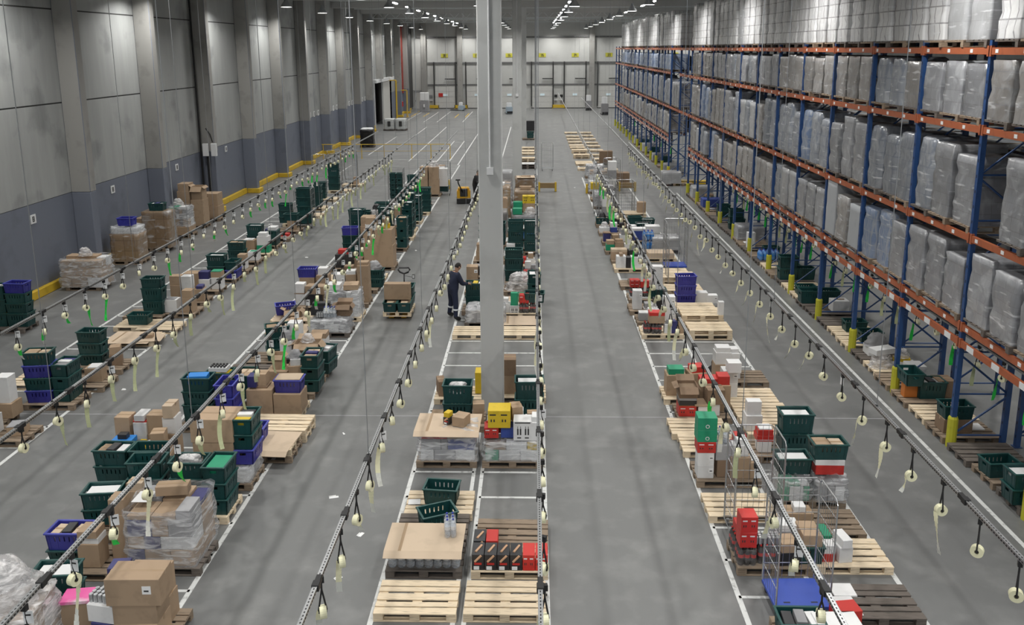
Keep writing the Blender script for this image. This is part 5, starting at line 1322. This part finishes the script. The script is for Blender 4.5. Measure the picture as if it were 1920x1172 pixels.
    b.box(q @ Vector((.088, 0, -.055)) + hc, (.01, .045, .009), mat('lips', (.35, .13, .1), .5), X=q)
    new('face', b.mesh('face', smooth=True), root)
    # hands
    for s, a, p in zip((1, -1), ws, ps):
        d = (p - a).normalized(); side = d.cross(Vector((0, 0, 1))).normalized(); nrm = side.cross(d)
        b = MB()
        for k in range(4):
            o_ = p + side * (.027 * (k - 1.5)) ; L_ = (.068, .078, .074, .058)[k]
            b.tube([o_, o_ + d * L_ * .5 - nrm * .01, o_ + d * L_ * .8 - nrm * .03, o_ + d * L_ * .9 - nrm * .052], [.0095, .009, .008, .0065], SK, 7)
        o_ = a + d * .03 + side * s * .036
        b.tube([o_, o_ + side * s * .025 + d * .03 - nrm * .01, o_ + side * s * .025 + d * .06 - nrm * .025], [.012, .0105, .008], SK, 7)
        b.box((a + p) / 2 + d * .01, (.1, .085, .028), SK, X=Matrix((d, side, nrm)).transposed())
        new('hand', b.mesh('hand', .004, smooth=True), root)
    if bands:
        for s in 'lr':
            k_, an = Vector(J['knee' + s][:3]), Vector(J['ankle' + s][:3])
            c = k_.lerp(an, .42); dv = (an - k_).normalized() * .025; b = MB(); b.tube([c - dv, c + dv], .082, mat('reflective_band', (.6, .62, .64), .3), 14); new('reflective_band', b.mesh('band', smooth=True), root)
    else:
        pass
    tag(root, label, 'person'); return root
NAVYC = mat('navy_workwear', (.012, .017, .042), .85, noise=.2, scale=10, bump=.3); DARKC = mat('black_workwear', (.012, .012, .014), .85, noise=.2, scale=10)
HAIR = mat('dark_hair', (.012, .009, .008), .7)
st = dict(pelvis=(0, 0, .93, .14, .165), waist=(.02, 0, 1.08, .14, .165), chest=(.07, 0, 1.30, .15, .19), neck=(.13, 0, 1.47, .058), head=(.19, 0, 1.58, .082), crown=(.215, 0, 1.66, .066))
for s, sg in (('l', 1), ('r', -1)):
    st['hip' + s] = (0, .11 * sg, .86, .10); st['knee' + s] = (.05 if sg > 0 else .0, .18 * sg, .50, .074); st['ankle' + s] = (.0 if sg > 0 else -.05, .24 * sg, .10, .052); st['toe' + s] = (.15 if sg > 0 else .10, .27 * sg, .045, .042)
    st['shoulder' + s] = (.09, .19 * sg, 1.38, .082); st['elbow' + s] = (.20, .25 * sg, 1.13, .06); st['wrist' + s] = (.42, .17 * sg, 1.08, .034); st['palm' + s] = (.50, .15 * sg, 1.07, .030)
person('a', -2.47, 24.95, .62, st, 'man in navy work clothes with reflective ankle bands leaning over green crates by the pillar', NAVYC, NAVYC, (.42, .25, .17), HAIR)
s2 = dict(st); s2['head'] = (.17, 0, 1.585, .082); s2['wristl'] = (.32, .10, 1.12, .034); s2['palml'] = (.39, .06, 1.14, .03); s2['wristr'] = (.32, -.10, 1.12, .034); s2['palmr'] = (.39, -.06, 1.14, .03); s2['elbowl'] = (.1, .25, 1.12, .052); s2['elbowr'] = (.1, -.25, 1.12, .052)
for s, sg in (('l', 1), ('r', -1)): s2['ankle' + s] = (0, .12 * sg, .10, .052); s2['toe' + s] = (.14, .14 * sg, .045, .042); s2['knee' + s] = (.02, .11 * sg, .5, .07)
person('b', -3.15, 45.2, -.2, s2, 'person in black clothes standing behind the powered pallet truck looking down', DARKC, DARKC, (.42, .27, .2), mat('grey_hair', (.08, .07, .065), .8), bands=False)

# ---- far floor items
b = cached('drum', lambda: blob(1.15, 1.0, 1.35, mat('black_film', (.012, .012, .013), .25, bump=.3, noise=.1), 9, .02, 8, .2, .05, .02))
r = new('wrapped_load', b, None, (-14.0, 71.5, .15)); tag(r, 'black film wrapped load with white top by the concrete wall', 'wrapped load')
o = new('top_sheet', cached('drt', lambda: blob(1.0, .85, .07, BOARD, 3, .03, 9, .15, .1, .03)), r, (0, 0, 1.36))
tag(pallet(-14.0, 71.1, 0, 'dark'), 'dark pallet under the black film wrapped load', 'pallet')
for i, x in enumerate((-14.6, -13.45)):
    r = new('liquid_container', None, None, (x, 86.5, .15))
    new('tank', cached('ibc', lambda: blob(1.0, 1.0, 1.0, mat('ibc_white', (.55, .57, .56), .4), 5, .008, 4, .1, 0, .03)), r)
    def cg():
        b = MB()
        for z in (.1, .4, .7, 1.0): b.tube([(-.53, -.53, z), (.53, -.53, z), (.53, .53, z), (-.53, .53, z)], .012, STEEL, 5, closed=True)
        for k in range(5):
            t = -.53 + 1.06 * k / 4
            for s in (-1, 1): b.tube([(t, s * .53, 0), (t, s * .53, 1.0)], .01, STEEL, 4); b.tube([(s * .53, t, 0), (s * .53, t, 1.0)], .01, STEEL, 4)
        return b.mesh('cg')
    new('wire_frame', cached('ibcc', cg), r); new('print', cached('ibp', lambda: (lambda b: (b.b2(-.15, .15, -.56, -.54, .3, .8, INKM), b.mesh('p'))[-1])(MB())), r)
    tag(r, 'white liquid container in wire frame before the sliding door, %s' % ('wall side of the pair', 'aisle side of the pair')[i], 'container')
    tag(pallet(x, 86.0, 0, 'dark'), 'dark pallet under the %s liquid container' % ('wall side', 'aisle side')[i], 'pallet')
r = new('safety_railing', None, None, (0, 63.9, 0))
b = MB(); b.tube([(-16.0, 0, 1.05), (-6.3, 0, 1.05)], .028, KYEL, 8); b.tube([(-16.0, 0, .55), (-6.3, 0, .55)], .012, KYEL, 6); new('hand_rail', b.mesh('hr'), r)
for x in (-15.9, -14.6, -13.0, -11.3, -9.2, -7.75, -6.3):
    b = MB(); b.tube([(0, 0, 0), (0, 0, 1.05)], .028, KYEL, 8); b.box((0, 0, .01), (.14, .14, .02), KYEL); new('rail_post', cached('rp', lambda: b.mesh('rp')), r, (x, 0, 0))
tag(r, 'thin yellow safety railing crossing the floor beyond the rows', 'railing')
# machines and trucks parked by the docks
def dock_truck(x, y, rz, col, label, h=1.4):
    r = new('electric_truck', None, None, (x, y, 0), rz)
    b = MB(); b.b2(-.4, .4, -.4, .4, .08, h * .62, col); b.b2(-.4, .4, -.45, -.3, .05, .4, TB); new('chassis', b.mesh('c', .04, seg=2), r)
    b = MB(); b.b2(-.32, .32, -.1, .3, h * .62 + .001, h, BOARD); new('cover', b.mesh('c', .04, seg=2), r)
    b = MB()
    for s in (-1, 1): b.b2(s * .25 - .08, s * .25 + .08, .4, 1.5, .04, .12, TB)
    new('forks', b.mesh('f'), r)
    for s in (-1, 1):
        b = MB(); b.lathe([(.1, -.05), (.1, .05)], BLK, 10, (0, 0, .1), axis='X'); new('wheel', cached('dtw', lambda: b.mesh('w')), r, (s * .33, -.3, 0))
    return tag(r, label, 'truck')
WB = mat('pale_blue_machine', (.35, .43, .50), .4)
dock_truck(-3.1, 108, .2, WB, 'pale blue electric truck between the first two columns of the far hall')
dock_truck(-9.6, 114, 1.4, WB, 'low pale electric truck parked by dock door thirty-seven', 1.1)
dock_truck(7.2, 113.5, 0, GREY, 'grey electric truck with white top before the back wall post', 2.0)
dock_truck(8.7, 106, .1, GREY, 'white and grey electric truck closest to the rack end', 2.2)
dock_truck(-5.4, 104, 0, BOARD, 'white electric truck just beside the front column on the far floor', 1.3)
r = new('wrapping_machine', None, None, (-14.3, 112.3, -.1))
b = MB(); b.b2(-.6, .6, -.5, .5, .1, 1.5, GREY); new('cabinet', b.mesh('c', .02), r)
b = MB(); b.b2(-.55, .55, -.4, .4, 1.55, 2.6, BOARD); new('hood', b.mesh('c', .05), r)
b = MB(); b.b2(-.1, .1, -.6, -.5, .7, 1.1, BOARD); new('control_panel', b.mesh('c'), r)
tag(r, 'grey machine with white hood by the corner post', 'machine')
# guards at the row ends, cone, litter
def guard(x, y, L, lab):
    b = MB(); b.b2(0, L, -.06, .06, .2, .5, mat('guard_wood', (.25, .17, .08), .6)); 
    for s in (0, L): b.b2(s - .06, s + .06, -.08, .08, 0, .55, KYEL)
    tag(new('guard_barrier', b.mesh('g', .01), None, (x, y, 0)), lab, 'barrier')
guard(.3, 48.6, .95, 'yellow-ended wooden guard beside the far column'); guard(4.9, 48.6, .9, 'yellow-ended wooden guard on rack side of rack row'); 
b = MB(); b.b2(-.06, .06, -.06, .06, 0, .55, KYEL); m_ = b.mesh('post', .01)
tag(new('guard_post', m_, None, (3.0, 47.9, 0)), 'short yellow post on the pillar side line of the rack row', 'post'); tag(new('guard_post', m_, None, (-5.0, 49.5, 0)), 'short yellow post on the truck side end of the middle row', 'post')
b = MB(); b.lathe([(.16, .03), (.03, .5)], mat('cone_red', (.6, .05, .03), .5), 12); b.b2(-.2, .2, -.2, .2, 0, .029, MATS['cone_red']); tag(new('traffic_cone', b.mesh('cone'), None, (8.55, 54.0, 0)), 'red traffic cone at the corner of the farther rack section', 'cone')
b = MB(); b.box((9.7, 51.2, .12), (1.7, .3, .24), KYEL); tag(new('rack_end_guard', b.mesh('g', .03)), 'low yellow guard across the rack end at the cross aisle', 'barrier')
for i, (px, py, w_, rz) in enumerate(((626, 933, .17, .3), (677, 1003, .13, 1.2), (635, 1085, .12, .9), (327, 636, .12, .2), (232, 731, .1, 0), (645, 814, .04, .5), (575, 483, .12, .3), (300, 648, .08, .8), (780, 470, .08, .2), (1078, 352, .1, 1), (1183, 288, .2, 0))):
    gx, gy = G(px, py); b = MB(); b.b2(-w_ / 2, w_ / 2, -.03, .03, 0.001, .006, PAPER if i < 10 else GCR)
    b.b2(-w_ / 2, w_ / 4, .03, .05, .004, .016, PAPER if i < 10 else GCR)
    o = new('paper_scrap', b.mesh('scrap'), None, (gx, gy, .001), rz)
    tag(o, ['white paper strip on the open truck aisle floor, largest scrap', 'pale strip with green edge lying by the truck side pillar rail', 'curled white strip on the floor closest to the camera', 'white scrap on the aisle between wall row and middle row, farthest out', 'white scrap below the three-crate stack of the wall row', 'tiny white speck of paper in the truck aisle', 'faint scrap beyond the brown carton stacks', 'small scrap beside the flat cardboard of the wall row', 'small scrap near the powered truck route', 'small scrap in the aisle by the rack row', 'dark green mat on the floor before the farther rack section'][i], 'litter')
# lettering on the red cola cartons
def lettering(txt, x, y, z, s, label_parent=None, m=BOARD):
    cu_ = bpy.data.curves.new('lettering', 'FONT'); cu_.body = txt; cu_.size = s; cu_.align_x = 'CENTER'; cu_.extrude = .001; cu_.materials.append(m)
    tmp = bpy.data.objects.new('t', cu_); COL.objects.link(tmp); dg = bpy.context.evaluated_depsgraph_get(); dg.update(); lm_ = bpy.data.meshes.new_from_object(tmp.evaluated_get(dg)); bpy.data.objects.remove(tmp, do_unlink=True)
    o = bpy.data.objects.new('lettering', lm_); COL.objects.link(o); o.rotation_euler = (math.pi / 2, 0, 0)
    if label_parent is not None: o.parent = label_parent; o.location = (x, y, z)
    return o
for ob in list(COL.objects):
    if ob.name.startswith('carton') and ob.parent is None and ob.get('label', '').startswith('red carton') and any(c.name.startswith('print') for c in ob.children):
        dm = ob.data.vertices; w_ = max(v.co.x for v in dm) * 2; d_ = max(v.co.y for v in dm); h_ = max(v.co.z for v in dm)
        if 'pillar side of rack row' in ob['label'] and ob.location.y < 13: lettering('Coca-Cola', 0, -d_ - .004, h_ * .52, w_ * .21, ob)
# beyond the 300 closest, the cartons of the far rows are one mass
tops = [o for o in COL.objects if o.parent is None and o.name.split('.')[0] in ('carton', 'open_carton')]
tops.sort(key=lambda o: o.location.x ** 2 + o.location.y ** 2)
mass = MB()
for o in tops[300:]:
    m4 = Matrix.Translation(o.location) @ Matrix.Rotation(o.rotation_euler.z, 4, 'Z')
    for ob, mt in [(o, m4)] + [(c, m4 @ Matrix.Translation(c.location) @ Matrix.Rotation(c.rotation_euler.z, 4, 'Z')) for c in o.children]:
        me = ob.data
        for mi_, mm in enumerate(me.materials):
            mass.add([mt @ v.co for v in me.vertices], [tuple(p.vertices) for p in me.polygons if p.material_index == mi_], mm)
for o in tops[300:]:
    for c in list(o.children): bpy.data.objects.remove(c, do_unlink=True)
    bpy.data.objects.remove(o, do_unlink=True)
if mass.v:
    o = new('carton', mass.mesh('far cartons')); tag(o, 'mixed cartons heaped on the pallets at the far end of the rows', 'carton'); o['kind'] = 'stuff'
from collections import Counter
print(Counter(o.name.split('.')[0] for o in COL.objects if o.parent is None).most_common(12))
print('OBJECTS', len(bpy.data.objects), 'TOP', sum(1 for o in bpy.data.objects if o.parent is None))
for o in bpy.data.objects:
    if 'label' in o and len(o['label'].split()) > 16: print('LONG', o.name, o['label'])
